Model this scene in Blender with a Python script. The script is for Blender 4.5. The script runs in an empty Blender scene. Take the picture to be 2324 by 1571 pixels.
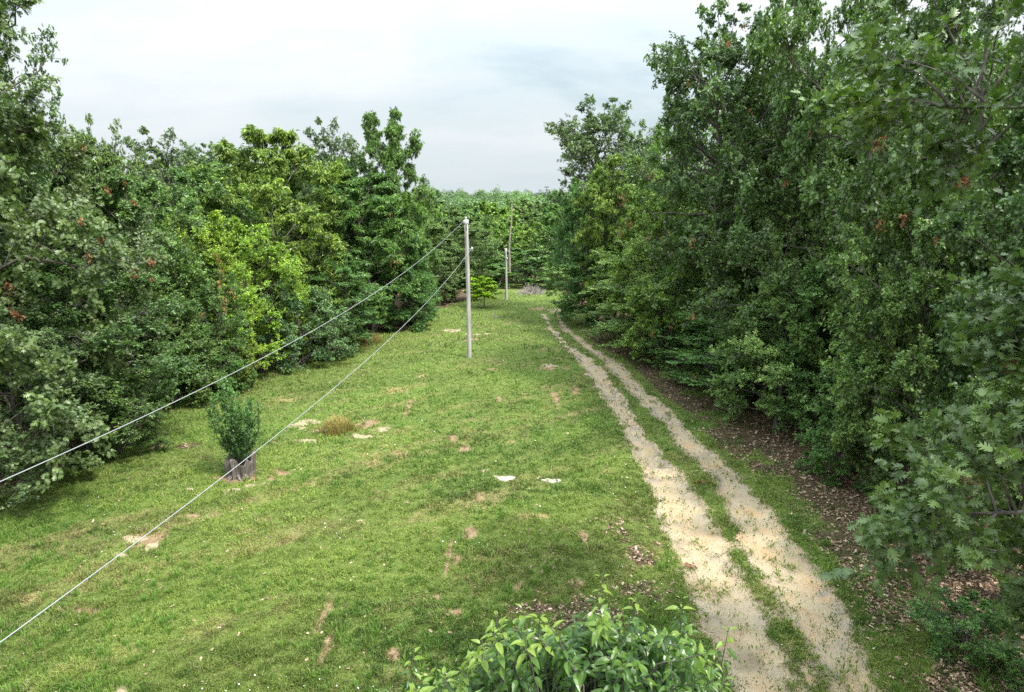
import bpy, math, random
import numpy as np
R = math.radians
# ------------------------------------------------------------------ camera, sky, sun, exposure
sc = bpy.context.scene
CAM_H, PITCH, FOC = 9.0, 13.3, 1500.0            # metres, degrees, focal length for a 2324 wide picture
cam = bpy.data.cameras.new('camera'); cam_o = bpy.data.objects.new('camera', cam)
sc.collection.objects.link(cam_o); sc.camera = cam_o
cam.sensor_width = 36; cam.lens = 36 * FOC / 2324
cam.clip_start = .05; cam.clip_end = 5000
cam_o.location = (0, 0, CAM_H); cam_o.rotation_euler = (R(90 - PITCH), 0, 0)

SUN_EL, SUN_AZ = 56, 125          # azimuth clockwise from +Y (the view direction)
sun = bpy.data.lights.new('sun', 'SUN'); sun.energy = 3.2; sun.angle = R(7); sun.color = (1, .96, .88)
sun_o = bpy.data.objects.new('sun', sun); sc.collection.objects.link(sun_o)
sun_o.rotation_euler = (R(90 - SUN_EL), 0, R(180 - SUN_AZ))
W = bpy.data.worlds.new('World'); sc.world = W; W.use_nodes = True
def nt(tree):
    N = tree.nodes; L = tree.links
    def new(t, **k):
        n = N.new(t)
        for a, b in k.items():
            if a.startswith('i_'): n.inputs[a[2:].replace('_', ' ')].default_value = b
            else: setattr(n, a, b)
        return n
    return N, L, new
def sky():
    N, L, new = nt(W.node_tree); N.clear()
    out = new('ShaderNodeOutputWorld'); bg = new('ShaderNodeBackground'); bg.inputs[1].default_value = 1
    L.new(bg.outputs[0], out.inputs[0])
    st = new('ShaderNodeTexSky', sky_type='NISHITA', sun_disc=False, sun_elevation=R(SUN_EL), sun_rotation=R(SUN_AZ), air_density=1.0, dust_density=2.0)
    sm = new('ShaderNodeVectorMath', operation='SCALE'); sm.inputs[3].default_value = .12; L.new(st.outputs[0], sm.inputs[0])
    tc = new('ShaderNodeTexCoord'); sp = new('ShaderNodeSeparateXYZ'); L.new(tc.outputs['Generated'], sp.inputs[0])
    def m(op, a, b=None, c=None):
        n = new('ShaderNodeMath', operation=op)
        for i, v in enumerate((a, b, c)):
            if v is None: continue
            if isinstance(v, (int, float)): n.inputs[i].default_value = v
            else: L.new(v, n.inputs[i])
        return n.outputs[0]
    z = m('MAXIMUM', sp.outputs[2], 0.0); zz = m('ADD', z, .30)
    cx = m('DIVIDE', sp.outputs[0], zz); cy = m('DIVIDE', sp.outputs[1], zz)
    cb = new('ShaderNodeCombineXYZ'); L.new(cx, cb.inputs[0]); L.new(cy, cb.inputs[1])
    mp = new('ShaderNodeMapping'); mp.inputs['Rotation'].default_value = (0, 0, R(-18)); mp.inputs['Scale'].default_value = (.55, 1.0, 1); mp.inputs['Location'].default_value = (1.3, .35, 0)
    L.new(cb.outputs[0], mp.inputs[0])
    n1 = new('ShaderNodeTexNoise'); n1.inputs['Scale'].default_value = .95; n1.inputs['Detail'].default_value = 7; n1.inputs['Roughness'].default_value = .52; n1.inputs['Distortion'].default_value = .25
    L.new(mp.outputs[0], n1.inputs['Vector'])
    n2 = new('ShaderNodeTexNoise'); n2.inputs['Scale'].default_value = 2.2; n2.inputs['Detail'].default_value = 6; n2.inputs['Roughness'].default_value = .6
    L.new(mp.outputs[0], n2.inputs['Vector'])
    nn = m('MULTIPLY_ADD', n2.outputs[0], .28, n1.outputs[0])
    cr = new('ShaderNodeValToRGB'); cr.color_ramp.interpolation = 'EASE'
    e = cr.color_ramp.elements; e[0].position = .53; e[0].color = (.62, .755, .82, 1); e[1].position = .74; e[1].color = (.92, .965, 1.0, 1)
    k = cr.color_ramp.elements.new(.63); k.color = (.79, .885, .93, 1)
    L.new(nn, cr.inputs[0])
    lo = new('ShaderNodeMix', data_type='RGBA'); lo.inputs[7].default_value = (.84, .93, .97, 1)
    lf = new('ShaderNodeMath', operation='MULTIPLY_ADD', use_clamp=True); lf.inputs[1].default_value = -8; lf.inputs[2].default_value = .85; L.new(z, lf.inputs[0]); L.new(lf.outputs[0], lo.inputs[0]); L.new(cr.outputs[0], lo.inputs[6])
    # an overcast sky is about three times brighter overhead than at the horizon
    g = m('MULTIPLY_ADD', m('POWER', z, 1.8), 2.25, .465)
    vm = new('ShaderNodeVectorMath', operation='SCALE'); L.new(lo.outputs[2], vm.inputs[0]); L.new(g, vm.inputs[3])
    mx = new('ShaderNodeMix', data_type='RGBA'); mx.inputs[0].default_value = .95
    L.new(sm.outputs[0], mx.inputs[6]); L.new(vm.outputs[0], mx.inputs[7]); L.new(mx.outputs[2], bg.inputs[0])
sky()
vs = sc.view_settings; vs.view_transform = 'Standard'; vs.look = 'None'; vs.gamma = 1; vs.use_curve_mapping = False; vs.exposure = 0.98
cy_ = sc.cycles
cy_.max_bounces = 6; cy_.diffuse_bounces = 3; cy_.glossy_bounces = 2; cy_.transmission_bounces = 3; cy_.transparent_max_bounces = 4
sc.render.filter_size = 1.15; cy_.use_denoising = False
cy_.caustics_reflective = False; cy_.caustics_refractive = False

# ------------------------------------------------------------------ helpers
COL = sc.collection
cp, sp_ = math.cos(R(PITCH)), math.sin(R(PITCH))
def smooth(a, b, x):
    t = np.clip((np.asarray(x, float) - a) / (b - a), 0, 1); return t * t * (3 - 2 * t)
_rs = np.random.RandomState(7); _G = _rs.rand(256, 256)
def vnoise(x, y):
    x = np.asarray(x, float); y = np.asarray(y, float)
    xi = np.floor(x).astype(int); yi = np.floor(y).astype(int); fx = x - xi; fy = y - yi
    fx = fx * fx * (3 - 2 * fx); fy = fy * fy * (3 - 2 * fy)
    a = _G[xi & 255, yi & 255]; b = _G[(xi + 1) & 255, yi & 255]; c = _G[xi & 255, (yi + 1) & 255]; d = _G[(xi + 1) & 255, (yi + 1) & 255]
    return (a * (1 - fx) + b * fx) * (1 - fy) + (c * (1 - fx) + d * fx) * fy
def fbm(x, y, o=4, s=1.0):
    v = 0; a = .5; t = 0
    for i in range(o):
        v = v + a * vnoise(x * s + 17.3 * i, y * s + 9.1 * i); t += a; a *= .5; s *= 2.03
    return v / t
def ground_z(x, y):
    x = np.asarray(x, float); y = np.asarray(y, float)
    h = -5.5 * smooth(35, 125, y) + 3.2 * smooth(140, 420, y)
    h = h + .10 * (fbm(x, y, 3, .16) - .5) * 2
    return h
def unp(px, py, d):
    X = (px - 1162) / FOC * d; v = (py - 785) / FOC * d
    return (X, d * cp - v * sp_, CAM_H - (d * sp_ + v * cp))
def at(px, py):                                   # where the line of sight of a picture point meets the ground
    lo, hi = 1.0, 1.0
    while hi < 600:
        hi *= 1.03; p = unp(px, py, hi)
        if p[2] < float(ground_z(p[0], p[1])): break
    lo = hi / 1.03
    for _ in range(25):
        mid = (lo + hi) / 2; p = unp(px, py, mid)
        if p[2] < float(ground_z(p[0], p[1])): hi = mid
        else: lo = mid
    return unp(px, py, hi)
def depth(x, y, z): return y * cp + (CAM_H - z) * sp_
def project(P):
    d = P[:, 1] * cp + (CAM_H - P[:, 2]) * sp_; v = (CAM_H - P[:, 2]) * cp - P[:, 1] * sp_
    return 1162 + FOC * P[:, 0] / d, 785 + FOC * v / d, d
def spot(px, d):                                  # ground point in the picture column px at camera depth d
    z = 0.
    for _ in range(6):
        Y = (d - (CAM_H - z) * sp_) / cp; X = (px - 1162) / FOC * d; z = float(ground_z(X, Y))
    return X, Y, z
def height_for(px, d, top):                       # height of a thing standing there whose top shows at row top
    X, Y, z = spot(px, d); dd = d; h = 5
    for _ in range(12):
        v = (top - 785) / FOC; # (9-Z)cp - Y sp = v*(Y cp+(9-Z)sp)
        q = (Y * sp_ + v * Y * cp) / (cp - v * sp_); h = CAM_H - q - z
    return h
def mesh(name, V, faces_list, mats, attr=None, smooth_=False, uvar='var'):
    """faces_list: list of (N,k) index arrays"""
    me = bpy.data.meshes.new(name); V = np.asarray(V, np.float32)
    me.vertices.add(len(V)); me.vertices.foreach_set('co', V.ravel())
    nl = sum(f.size for f in faces_list); nf = sum(len(f) for f in faces_list)
    me.loops.add(nl); me.polygons.add(nf)
    me.loops.foreach_set('vertex_index', np.concatenate([np.asarray(f, np.int32).ravel() for f in faces_list]))
    st = []; o = 0
    for f in faces_list:
        k = f.shape[1]; st.append(o + np.arange(len(f)) * k); o += f.size
    me.polygons.foreach_set('loop_start', np.concatenate(st).astype(np.int32))
    me.polygons.foreach_set('use_smooth', np.full(nf, smooth_))
    for m in (mats if isinstance(mats, (list, tuple)) else [mats]): me.materials.append(m)
    if attr is not None:
        for an, av in (attr.items() if isinstance(attr, dict) else ((uvar, attr),)):
            av = np.asarray(av, np.float32)
            if av.ndim == 1:
                a = me.attributes.new(an, 'FLOAT', 'POINT'); a.data.foreach_set('value', av)
            else:
                if av.shape[1] == 3: av = np.concatenate([av, np.ones((len(av), 1), np.float32)], 1)
                a = me.attributes.new(an, 'FLOAT_COLOR', 'POINT'); a.data.foreach_set('color', av.ravel())
    me.update(); me.validate()
    return me
def link(name, me, parent=None, color=None, loc=(0, 0, 0)):
    o = bpy.data.objects.new(name, me); COL.objects.link(o); o.location = loc
    if parent: o.parent = parent
    if color: o.color = (*color, 1)
    return o
def tag(o, label=None, cat=None, group=None, kind=None):
    if label: o['label'] = label
    if cat: o['category'] = cat
    if group: o['group'] = group
    if kind: o['kind'] = kind
    return o
def unit(v): return v / (np.linalg.norm(v, axis=-1, keepdims=True) + 1e-9)
class Tubes:
    def __init__(s): s.V = []; s.F = []; s.n = 0
    def add(s, P, r, k=5, cap=False):
        P = np.asarray(P, float); r = np.broadcast_to(r, (len(P),)); T = unit(np.gradient(P, axis=0))
        up = np.array([0, 0, 1.]) if abs(T[0, 2]) < .8 else np.array([1., 0, 0])
        a = unit(np.cross(T, up)); b = np.cross(T, a)
        th = np.arange(k) * 2 * np.pi / k
        ring = P[:, None] + r[:, None, None] * (np.cos(th)[None, :, None] * a[:, None] + np.sin(th)[None, :, None] * b[:, None])
        V = ring.reshape(-1, 3); i = np.arange(len(P) - 1)[:, None] * k; j = np.arange(k)[None]; j2 = (j + 1) % k
        F = np.stack([i + j, i + j2, i + k + j2, i + k + j], -1).reshape(-1, 4) + s.n
        s.V.append(V); s.F.append(F); s.n += len(V)
        if cap:
            c = s.n; s.V.append(P[-1][None]); s.n += 1
            l = c - k; s.F.append(np.array([[l + q, l + (q + 1) % k, c, c] for q in range(k)]))
    def mesh(s, name, mat, sm=True):
        V = np.concatenate(s.V); F = np.concatenate(s.F); t = F[:, 2] == F[:, 3]
        fl = [F[~t]]
        if t.any(): fl.append(F[t][:, :3])
        return mesh(name, V, fl, mat, smooth_=sm)

# ------------------------------------------------------------------ materials
def material(name):
    m = bpy.data.materials.new(name); m.use_nodes = True; N, L, new = nt(m.node_tree)
    return m, N, L, new, N['Principled BSDF'], N['Material Output']
def ramp(new, stops):
    n = new('ShaderNodeValToRGB'); e = n.color_ramp.elements
    e[0].position, e[0].color = stops[0][0], (*stops[0][1], 1); e[1].position, e[1].color = stops[-1][0], (*stops[-1][1], 1)
    for p, c in stops[1:-1]: k = e.new(p); k.color = (*c, 1)
    return n
def leaf_material(name, trans=.22, rough=.38, spec=.5, tipc=(1.28, 1.15, .8), tiph=.492):
    m, N, L, new, P, O = material(name)
    oi = new('ShaderNodeObjectInfo'); at_ = new('ShaderNodeAttribute', attribute_name='var')
    hs = new('ShaderNodeHueSaturation')
    mr = new('ShaderNodeMapRange'); mr.inputs[3].default_value = .42; mr.inputs[4].default_value = 2.1; L.new(at_.outputs['Fac'], mr.inputs[0])  # leaf tones vary; spread widened to paint in highlight and shade contrast
    L.new(mr.outputs[0], hs.inputs['Value'])
    mh = new('ShaderNodeMapRange'); mh.inputs[3].default_value = .52; mh.inputs[4].default_value = tiph; L.new(at_.outputs['Fac'], mh.inputs[0]); L.new(mh.outputs[0], hs.inputs['Hue'])
    L.new(oi.outputs['Color'], hs.inputs['Color'])
    # broad patches of yellower leaves through the crown
    ge = new('ShaderNodeNewGeometry'); nz = new('ShaderNodeTexNoise'); nz.inputs['Scale'].default_value = .55; nz.inputs['Detail'].default_value = 3; L.new(ge.outputs['Position'], nz.inputs['Vector'])
    mm = new('ShaderNodeMapRange'); mm.inputs[1].default_value = .42; mm.inputs[2].default_value = .68; mm.inputs[3].default_value = 0; mm.inputs[4].default_value = .55; L.new(nz.outputs[0], mm.inputs[0])
    tint = new('ShaderNodeMix', data_type='RGBA', blend_type='MULTIPLY'); tint.inputs[7].default_value = (*tipc, 1); L.new(mm.outputs[0], tint.inputs[0]); L.new(hs.outputs[0], tint.inputs[6])
    # paler underside
    bk = new('ShaderNodeMix', data_type='RGBA'); gb = new('ShaderNodeMath', operation='MULTIPLY'); gb.inputs[1].default_value = .35; L.new(ge.outputs['Backfacing'], gb.inputs[0]); L.new(gb.outputs[0], bk.inputs[0])
    L.new(tint.outputs[2], bk.inputs[6]); bk.inputs[7].default_value = (.12, .17, .075, 1)
    L.new(bk.outputs[2], P.inputs['Base Color']); P.inputs['Roughness'].default_value = rough; P.inputs['Specular IOR Level'].default_value = spec
    tr = new('ShaderNodeBsdfTranslucent'); tl = new('ShaderNodeMix', data_type='RGBA', blend_type='MULTIPLY'); tl.inputs[0].default_value = 1; tl.inputs[7].default_value = (1.3, 1.6, .7, 1)
    L.new(tint.outputs[2], tl.inputs[6]); L.new(tl.outputs[2], tr.inputs[0])
    ms = new('ShaderNodeMixShader'); ms.inputs[0].default_value = trans; L.new(P.outputs[0], ms.inputs[1]); L.new(tr.outputs[0], ms.inputs[2]); L.new(ms.outputs[0], O.inputs[0])
    return m
M_leaf = leaf_material('leaf'); M_gloss = leaf_material('glossy_leaf', .20, .38, .45); M_dog = leaf_material('thin_leaf', .3, .34, .5, (1.3, 1.15, .8), .455)
def simple_noise(name, stops, scale=3, rough=.9, bump=.0, stretch=(1, 1, 1), detail=6, coord='Object'):
    m, N, L, new, P, O = material(name)
    tc = new('ShaderNodeTexCoord'); mp = new('ShaderNodeMapping'); mp.inputs['Scale'].default_value = stretch; L.new(tc.outputs[coord], mp.inputs[0])
    nz = new('ShaderNodeTexNoise'); nz.inputs['Scale'].default_value = scale; nz.inputs['Detail'].default_value = detail; nz.inputs['Roughness'].default_value = .65; L.new(mp.outputs[0], nz.inputs['Vector'])
    r = ramp(new, stops); L.new(nz.outputs[0], r.inputs[0]); L.new(r.outputs[0], P.inputs['Base Color']); P.inputs['Roughness'].default_value = rough; P.inputs['Specular IOR Level'].default_value = .2
    if bump:
        b = new('ShaderNodeBump'); b.inputs['Strength'].default_value = .8; b.inputs['Distance'].default_value = bump; L.new(nz.outputs[0], b.inputs['Height']); L.new(b.outputs[0], P.inputs['Normal'])
    return m
M_bark = simple_noise('bark', [(.3, (.05, .042, .035)), (.55, (.13, .115, .10)), (.75, (.26, .24, .215))], 6, .95, .03, (1, 1, .25))
M_deadwood = simple_noise('dead_wood', [(.3, (.16, .14, .12)), (.7, (.42, .38, .34))], 8, .9, .01, (1, 1, .4))
M_pole = simple_noise('weathered_pole_wood', [(.28, (.14, .13, .12)), (.45, (.36, .34, .32)), (.7, (.55, .53, .50))], 14, .9, .01, (1, 1, .05))
M_stump = simple_noise('rotten_stump_wood', [(.28, (.04, .034, .03)), (.5, (.14, .12, .105)), (.72, (.34, .30, .27))], 9, .95, .02, (1.2, 1.2, .16))
def plain(name, c, rough=.5, metal=0.):
    m, N, L, new, P, O = material(name)
    nz = new('ShaderNodeTexNoise'); nz.inputs['Scale'].default_value = 30; mx = new('ShaderNodeMix', data_type='RGBA'); mx.inputs[6].default_value = (*[q * .8 for q in c], 1); mx.inputs[7].default_value = (*c, 1)
    L.new(nz.outputs[0], mx.inputs[0]); L.new(mx.outputs[2], P.inputs['Base Color']); P.inputs['Roughness'].default_value = rough; P.inputs['Metallic'].default_value = metal
    return m
M_wire = plain('white_wire_sheath', (.32, .33, .335), .6); M_ins = plain('porcelain', (.55, .55, .53), .4); M_metal = plain('galvanised_metal', (.45, .46, .47), .45, .6)
def var_material(name, stops, rough=.85, trans=0.):
    m, N, L, new, P, O = material(name)
    a = new('ShaderNodeAttribute', attribute_name='var'); r = ramp(new, stops); L.new(a.outputs['Fac'], r.inputs[0]); L.new(r.outputs[0], P.inputs['Base Color'])
    P.inputs['Roughness'].default_value = rough; P.inputs['Specular IOR Level'].default_value = .3
    if trans:
        tr = new('ShaderNodeBsdfTranslucent'); L.new(r.outputs[0], tr.inputs[0]); ms = new('ShaderNodeMixShader'); ms.inputs[0].default_value = trans
        L.new(P.outputs[0], ms.inputs[1]); L.new(tr.outputs[0], ms.inputs[2]); L.new(ms.outputs[0], O.inputs[0])
    return m
M_deadleaf = var_material('dead_leaf', [(0, (.12, .05, .025)), (.5, (.30, .135, .06)), (1, (.46, .27, .14))], .7, .2)
M_litter = var_material('leaf_litter', [(0, (.08, .05, .035)), (.5, (.24, .155, .10)), (.85, (.40, .29, .20)), (1, (.55, .42, .31))], .8)
M_gravel = var_material('gravel', [(0, (.16, .14, .12)), (.5, (.36, .31, .25)), (1, (.58, .52, .43))], .8)
def color_attr_material(name, rough=.6, trans=.25):
    m, N, L, new, P, O = material(name)
    a = new('ShaderNodeAttribute', attribute_name='col'); L.new(a.outputs['Color'], P.inputs['Base Color']); P.inputs['Roughness'].default_value = rough; P.inputs['Specular IOR Level'].default_value = .35
    tr = new('ShaderNodeBsdfTranslucent'); L.new(a.outputs['Color'], tr.inputs[0]); ms = new('ShaderNodeMixShader'); ms.inputs[0].default_value = trans
    L.new(P.outputs[0], ms.inputs[1]); L.new(tr.outputs[0], ms.inputs[2]); L.new(ms.outputs[0], O.inputs[0])
    return m
M_grass = color_attr_material('grass_blade')

# ------------------------------------------------------------------ ground cover maps (world space)
def row(px0, px1, py):
    a = at(px0, py); b = at(px1, py); return ((a[0] + b[0]) / 2, (a[1] + b[1]) / 2, abs(b[0] - a[0]) / 2)
LT = [row(*q) for q in [(1658, 1823, 1571), (1542, 1676, 1281), (1461, 1560, 1085), (1429, 1478, 1007), (1387, 1431, 930), (1338, 1379, 852), (1311, 1340, 813), (1280, 1293, 786), (1246, 1254, 747), (1231, 1236, 713)]]
RT = [row(*q) for q in [(1894, 2006, 1571), (1705, 1854, 1281), (1608, 1690, 1085), (1542, 1592, 1007), (1476, 1523, 930), (1434, 1468, 891), (1397, 1431, 852), (1360, 1389, 813), (1322, 1339, 786), (1300, 1311, 763), (1272, 1284, 744), (1267, 1273, 718), (1244, 1250, 702)]]
for T in (LT, RT):
    a, b = T[0], T[1]; T.insert(0, (a[0] + (a[0] - b[0]) * 2.2, a[1] + (a[1] - b[1]) * 2.2, a[2]))
def sd_track(x, y, T):
    best = np.full(np.shape(x), 1e9)
    for a, b in zip(T[:-1], T[1:]):
        dx, dy = b[0] - a[0], b[1] - a[1]; t = np.clip(((x - a[0]) * dx + (y - a[1]) * dy) / (dx * dx + dy * dy), 0, 1)
        # half widths are measured along x
        k = abs(dy) / math.hypot(dx, dy)
        d = np.hypot(x - a[0] - t * dx, y - a[1] - t * dy) - (a[2] + (b[2] - a[2]) * t) * k
        best = np.minimum(best, d)
    return best
MT = [((a[0] + a[2] + b[0] - b[2]) / 2, (a[1] + b[1]) / 2, .16) for a, b in zip(LT[:4], RT[:4])]
def road_sd(x, y):
    d = np.minimum(sd_track(x, y, LT), sd_track(x, y, RT))
    d = np.minimum(d, sd_track(x, y, MT) + (fbm(x + 3, y + 1, 4, 2.2) - .44) * 1.5 + .08 + .3 * smooth(12, 17, y))
    return d + (fbm(x, y, 4, 1.6) - .5) * .62
PATCH = [  # px, py, rx, ry, kind: s pale sand, r reddish soil, y dry straw, l dead leaves
 (690,962,27,8,'s'),(722,975,16,7,'s'),(700,1000,34,3,'s'),(838,962,30,9,'r'),(860,972,18,8,'s'),(828,990,34,4,'s'),(615,1003,18,3,'r'),(545,1086,55,12,'r'),(640,1072,18,5,'r'),
 (527,1112,20,5,'s'),(565,1102,20,5,'s'),(598,1098,14,5,'s'),(640,1087,9,3,'s'),(310,1222,28,7,'s'),(345,1240,16,8,'s'),(275,1262,20,6,'s'),(330,1228,30,12,'r'),(85,1545,40,14,'s'),(60,1562,30,8,'s'),(272,1565,9,12,'s'),
 (190,1387,40,9,'r'),(105,1268,30,8,'r'),(60,1360,40,10,'y'),(1098,1070,12,9,'s'),(1120,1078,16,5,'s'),(1238,836,34,4,'r'),(1240,829,20,3,'s'),(1305,880,8,16,'r'),(925,930,6,22,'r'),(1131,912,5,13,'r'),(1190,905,5,10,'y'),
 (1025,997,9,8,'r'),(1050,1022,11,6,'r'),(1085,1132,10,13,'r'),(1060,1150,14,6,'r'),(1019,1262,7,48,'r'),(1037,1270,8,13,'r'),(740,1390,8,28,'r'),(735,1485,9,34,'r'),(938,1418,6,16,'r'),(893,1483,15,13,'r'),(990,1355,15,7,'r'),
 (1022,1390,22,6,'r'),(1175,1330,13,20,'r'),(1310,1332,14,22,'r'),(1070,1210,14,10,'r'),(915,1030,16,6,'r'),(1445,1335,45,30,'l'),(1440,1262,36,34,'l'),(1400,1190,28,20,'l'),(1322,1210,8,26,'r'),(1330,1400,60,30,'l'),(1230,1380,60,14,'l'),(430,1010,26,7,'l'),(362,1012,20,6,'r'),
 (1030,750,22,3,'s'),(1095,758,32,3,'s'),(1120,838,20,3,'r'),(1075,770,30,3,'r'),(1262,905,6,14,'r'),(1215,947,20,6,'y'),(1150,945,24,8,'y'),(660,905,30,8,'y'),(800,760,60,6,'y'),(520,1150,30,6,'r'),(450,1170,36,6,'r'),(430,1110,10,4,'s'),(600,1180,20,5,'r'),
 (700,1100,24,6,'y'),(560,1205,30,7,'y'),(855,1040,10,22,'y'),(960,850,8,16,'y'),(1225,700,20,3,'r'),(1268,702,18,3,'s'),(820,1182,14,4,'s'),(1110,1270,40,10,'y'),(1210,1170,36,10,'y'),(300,1240,20,5,'r'),(1162,1002,16,5,'y'),(900,885,40,5,'y'),(1240,1500,50,20,'l')]
_P = []
for px, py, rx, ry, k in PATCH:
    c = at(px, py); a = at(px + rx, py); b0 = at(px, py - ry); b1 = at(px, py + ry)
    _P.append((c[0], c[1], abs(a[0] - c[0]), max(.05, (b0[1] - b1[1]) / 2), k))
def patches(x, y):
    out = {k: np.zeros(np.shape(x)) for k in 'sryl'}
    n = (fbm(x, y, 4, 3.1) - .5) * 2.6; n2 = (fbm(x + 40, y + 9, 3, 1.1) - .5) * 1.6
    for cx, cy, rx, ry, k in _P:
        q = 1.25 - np.hypot((x - cx) / (rx * 1.15), (y - cy) / (ry * 1.15)) + n + n2
        if k == 'y': q = q * .6
        out[k] = np.maximum(out[k], np.clip(q * 1.1, 0, 1))
    return out
# wood floor: beyond the edge of the trees on either side
EL = [(-17.5, -5), (-16.5, 10), (-15.6, 18), (-14.2, 23.5), (-15.3, 29), (-13.2, 33), (-11.5, 35), (-9.2, 41), (-6.8, 44), (-6.9, 52), (-4.5, 60), (-4.3, 72), (-1, 88), (6, 92), (30, 96)]
ER = [(8.3, -5), (8.6, 5), (8.6, 12), (8.4, 20), (8.9, 26), (9.2, 30), (8.6, 37), (6.9, 43), (5.6, 50), (5.4, 60), (5.6, 80), (6.4, 92), (30, 96)]
def wood_in(x, y):
    l = np.interp(y, [q[1] for q in EL[:-2]], [q[0] for q in EL[:-2]]); r = np.interp(y, [q[1] for q in ER[:-1]], [q[0] for q in ER[:-1]])
    w = np.maximum(l - x, x - r); w = np.maximum(w, (y - 91.5) * .8)
    return w + (fbm(x, y, 3, .5) - .5) * 1.6          # >0 inside the wood
def streak(x, y):
    u = x * .80 + y * .60; v = -x * .60 + y * .80
    return fbm(u * .22 + 3, v * 1.1 + 8, 4, 1.0)
def cover(x, y):
    """sand, soil, straw, litter weights and the lush/dry tone of the turf"""
    P = patches(x, y); rd = road_sd(x, y); w = wood_in(x, y)
    road = smooth(.26, -.18, rd); sand = np.maximum(P['s'] * .82, road)
    right = smooth(1.0, 2.0, x - np.interp(y, [q[1] for q in RT], [q[0] for q in RT]))
    verge = smooth(.1, .9, x - np.interp(y, [q[1] for q in RT], [q[0] + q[2] for q in RT])) * smooth(-6, -2.5, w) * smooth(60, 30, y)
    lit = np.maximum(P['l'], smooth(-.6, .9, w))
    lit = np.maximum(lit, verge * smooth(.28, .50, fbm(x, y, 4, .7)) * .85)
    st = streak(x, y); worn = smooth(.60, .72, st + .5 * (fbm(x, y, 3, 2.2) - .5)) * smooth(-1, -3, w)
    P['y'] = np.maximum(P['y'], .42 * worn); P['r'] = np.maximum(P['r'], (.45 * smooth(.76, .84, st + .6 * (fbm(x + 7, y + 3, 3, 2.6) - .5)) * smooth(-1, -3, w)))
    return sand, P['r'], P['y'], lit, rd, w
print('maps ok')

# ------------------------------------------------------------------ ground
def axis(lo, hi, step, far, grow=1.22):
    a = list(np.arange(lo, hi, step)); s = step; x = hi
    while x < far: a.append(x); s *= grow; x += s
    s = step; x = lo; pre = []
    while x > -far: s *= grow; x -= s; pre.append(x)
    return np.array(pre[::-1] + a)
gx = axis(-22, 16, .10, 1500); gy = axis(4, 60, .13, 1600)
X, Y = np.meshgrid(gx, gy); xs, ys = X.ravel(), Y.ravel()
sand, soil, straw, lit, rd, w = cover(xs, ys)
Z = ground_z(xs, ys) - .07 * smooth(.15, -.30, rd) + .05 * (fbm(xs, ys, 4, 1.1) - .5)
tone = fbm(xs + 5, ys + 3, 4, .22)
i = np.arange(len(gy) - 1)[:, None] * len(gx) + np.arange(len(gx) - 1)[None]
F = np.stack([i, i + 1, i + 1 + len(gx), i + len(gx)], -1).reshape(-1, 4)
def ground_material():
    m, N, L, new, P, O = material('meadow_soil')
    a1 = new('ShaderNodeAttribute', attribute_name='cover'); sp = new('ShaderNodeSeparateColor'); L.new(a1.outputs['Color'], sp.inputs[0])
    a2 = new('ShaderNodeAttribute', attribute_name='litter'); a3 = new('ShaderNodeAttribute', attribute_name='tone')
    tc = new('ShaderNodeTexCoord')
    def noise(s, d=5, r=.6):
        n = new('ShaderNodeTexNoise'); n.inputs['Scale'].default_value = s; n.inputs['Detail'].default_value = d; n.inputs['Roughness'].default_value = r; L.new(tc.outputs['Object'], n.inputs['Vector']); return n
    nf = noise(22, 4, .7); nm = noise(3.2, 5); nl = noise(.7, 4)
    g = ramp(new, [(.25, (.030, .050, .012)), (.45, (.085, .125, .028)), (.6, (.16, .19, .055)), (.8, (.25, .23, .11))])
    ad = new('ShaderNodeMath', operation='MULTIPLY_ADD'); ad.inputs[1].default_value = .55; L.new(nf.outputs[0], ad.inputs[0])
    ad2 = new('ShaderNodeMath', operation='MULTIPLY_ADD'); ad2.inputs[1].default_value = .5; ad2.inputs[2].default_value = -.03; L.new(nm.outputs[0], ad2.inputs[0]); L.new(ad2.outputs[0], ad.inputs[2]); L.new(ad.outputs[0], g.inputs[0])
    def mixin(prev, fac, ramp_, sharp=.35):
        s = new('ShaderNodeMath', operation='MULTIPLY_ADD'); s.inputs[1].default_value = sharp * 2; s.inputs[2].default_value = -sharp; L.new(nf.outputs[0], s.inputs[0])
        t = new('ShaderNodeMath', operation='ADD'); L.new(fac, t.inputs[0]); L.new(s.outputs[0], t.inputs[1])
        mr = new('ShaderNodeMapRange'); mr.inputs[1].default_value = .35; mr.inputs[2].default_value = .65; L.new(t.outputs[0], mr.inputs[0])
        mx = new('ShaderNodeMix', data_type='RGBA'); L.new(mr.outputs[0], mx.inputs[0]); L.new(prev, mx.inputs[6]); L.new(ramp_.outputs[0], mx.inputs[7]); return mx.outputs[2]
    st = ramp(new, [(.3, (.17, .15, .05)), (.7, (.34, .29, .13))]); L.new(nf.outputs[0], st.inputs[0])
    so = ramp(new, [(.3, (.17, .115, .065)), (.7, (.33, .23, .145))]); L.new(nm.outputs[0], so.inputs[0])
    sa = ramp(new, [(.3, (.27, .205, .135)), (.7, (.42, .34, .235))]); L.new(nm.outputs[0], sa.inputs[0])
    li = ramp(new, [(.3, (.05, .035, .022)), (.7, (.15, .10, .065))]); L.new(nf.outputs[0], li.inputs[0])
    c = mixin(g.outputs[0], sp.outputs[2], st, .45); c = mixin(c, a2.outputs['Fac'], li); c = mixin(c, sp.outputs[1], so, .45); c = mixin(c, sp.outputs[0], sa, .3)
    L.new(c, P.inputs['Base Color']); P.inputs['Roughness'].default_value = .95; P.inputs['Specular IOR Level'].default_value = .1
    b = new('ShaderNodeBump'); b.inputs['Strength'].default_value = .7; b.inputs['Distance'].default_value = .04; L.new(nf.outputs[0], b.inputs['Height']); L.new(b.outputs[0], P.inputs['Normal'])
    return m
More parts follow.
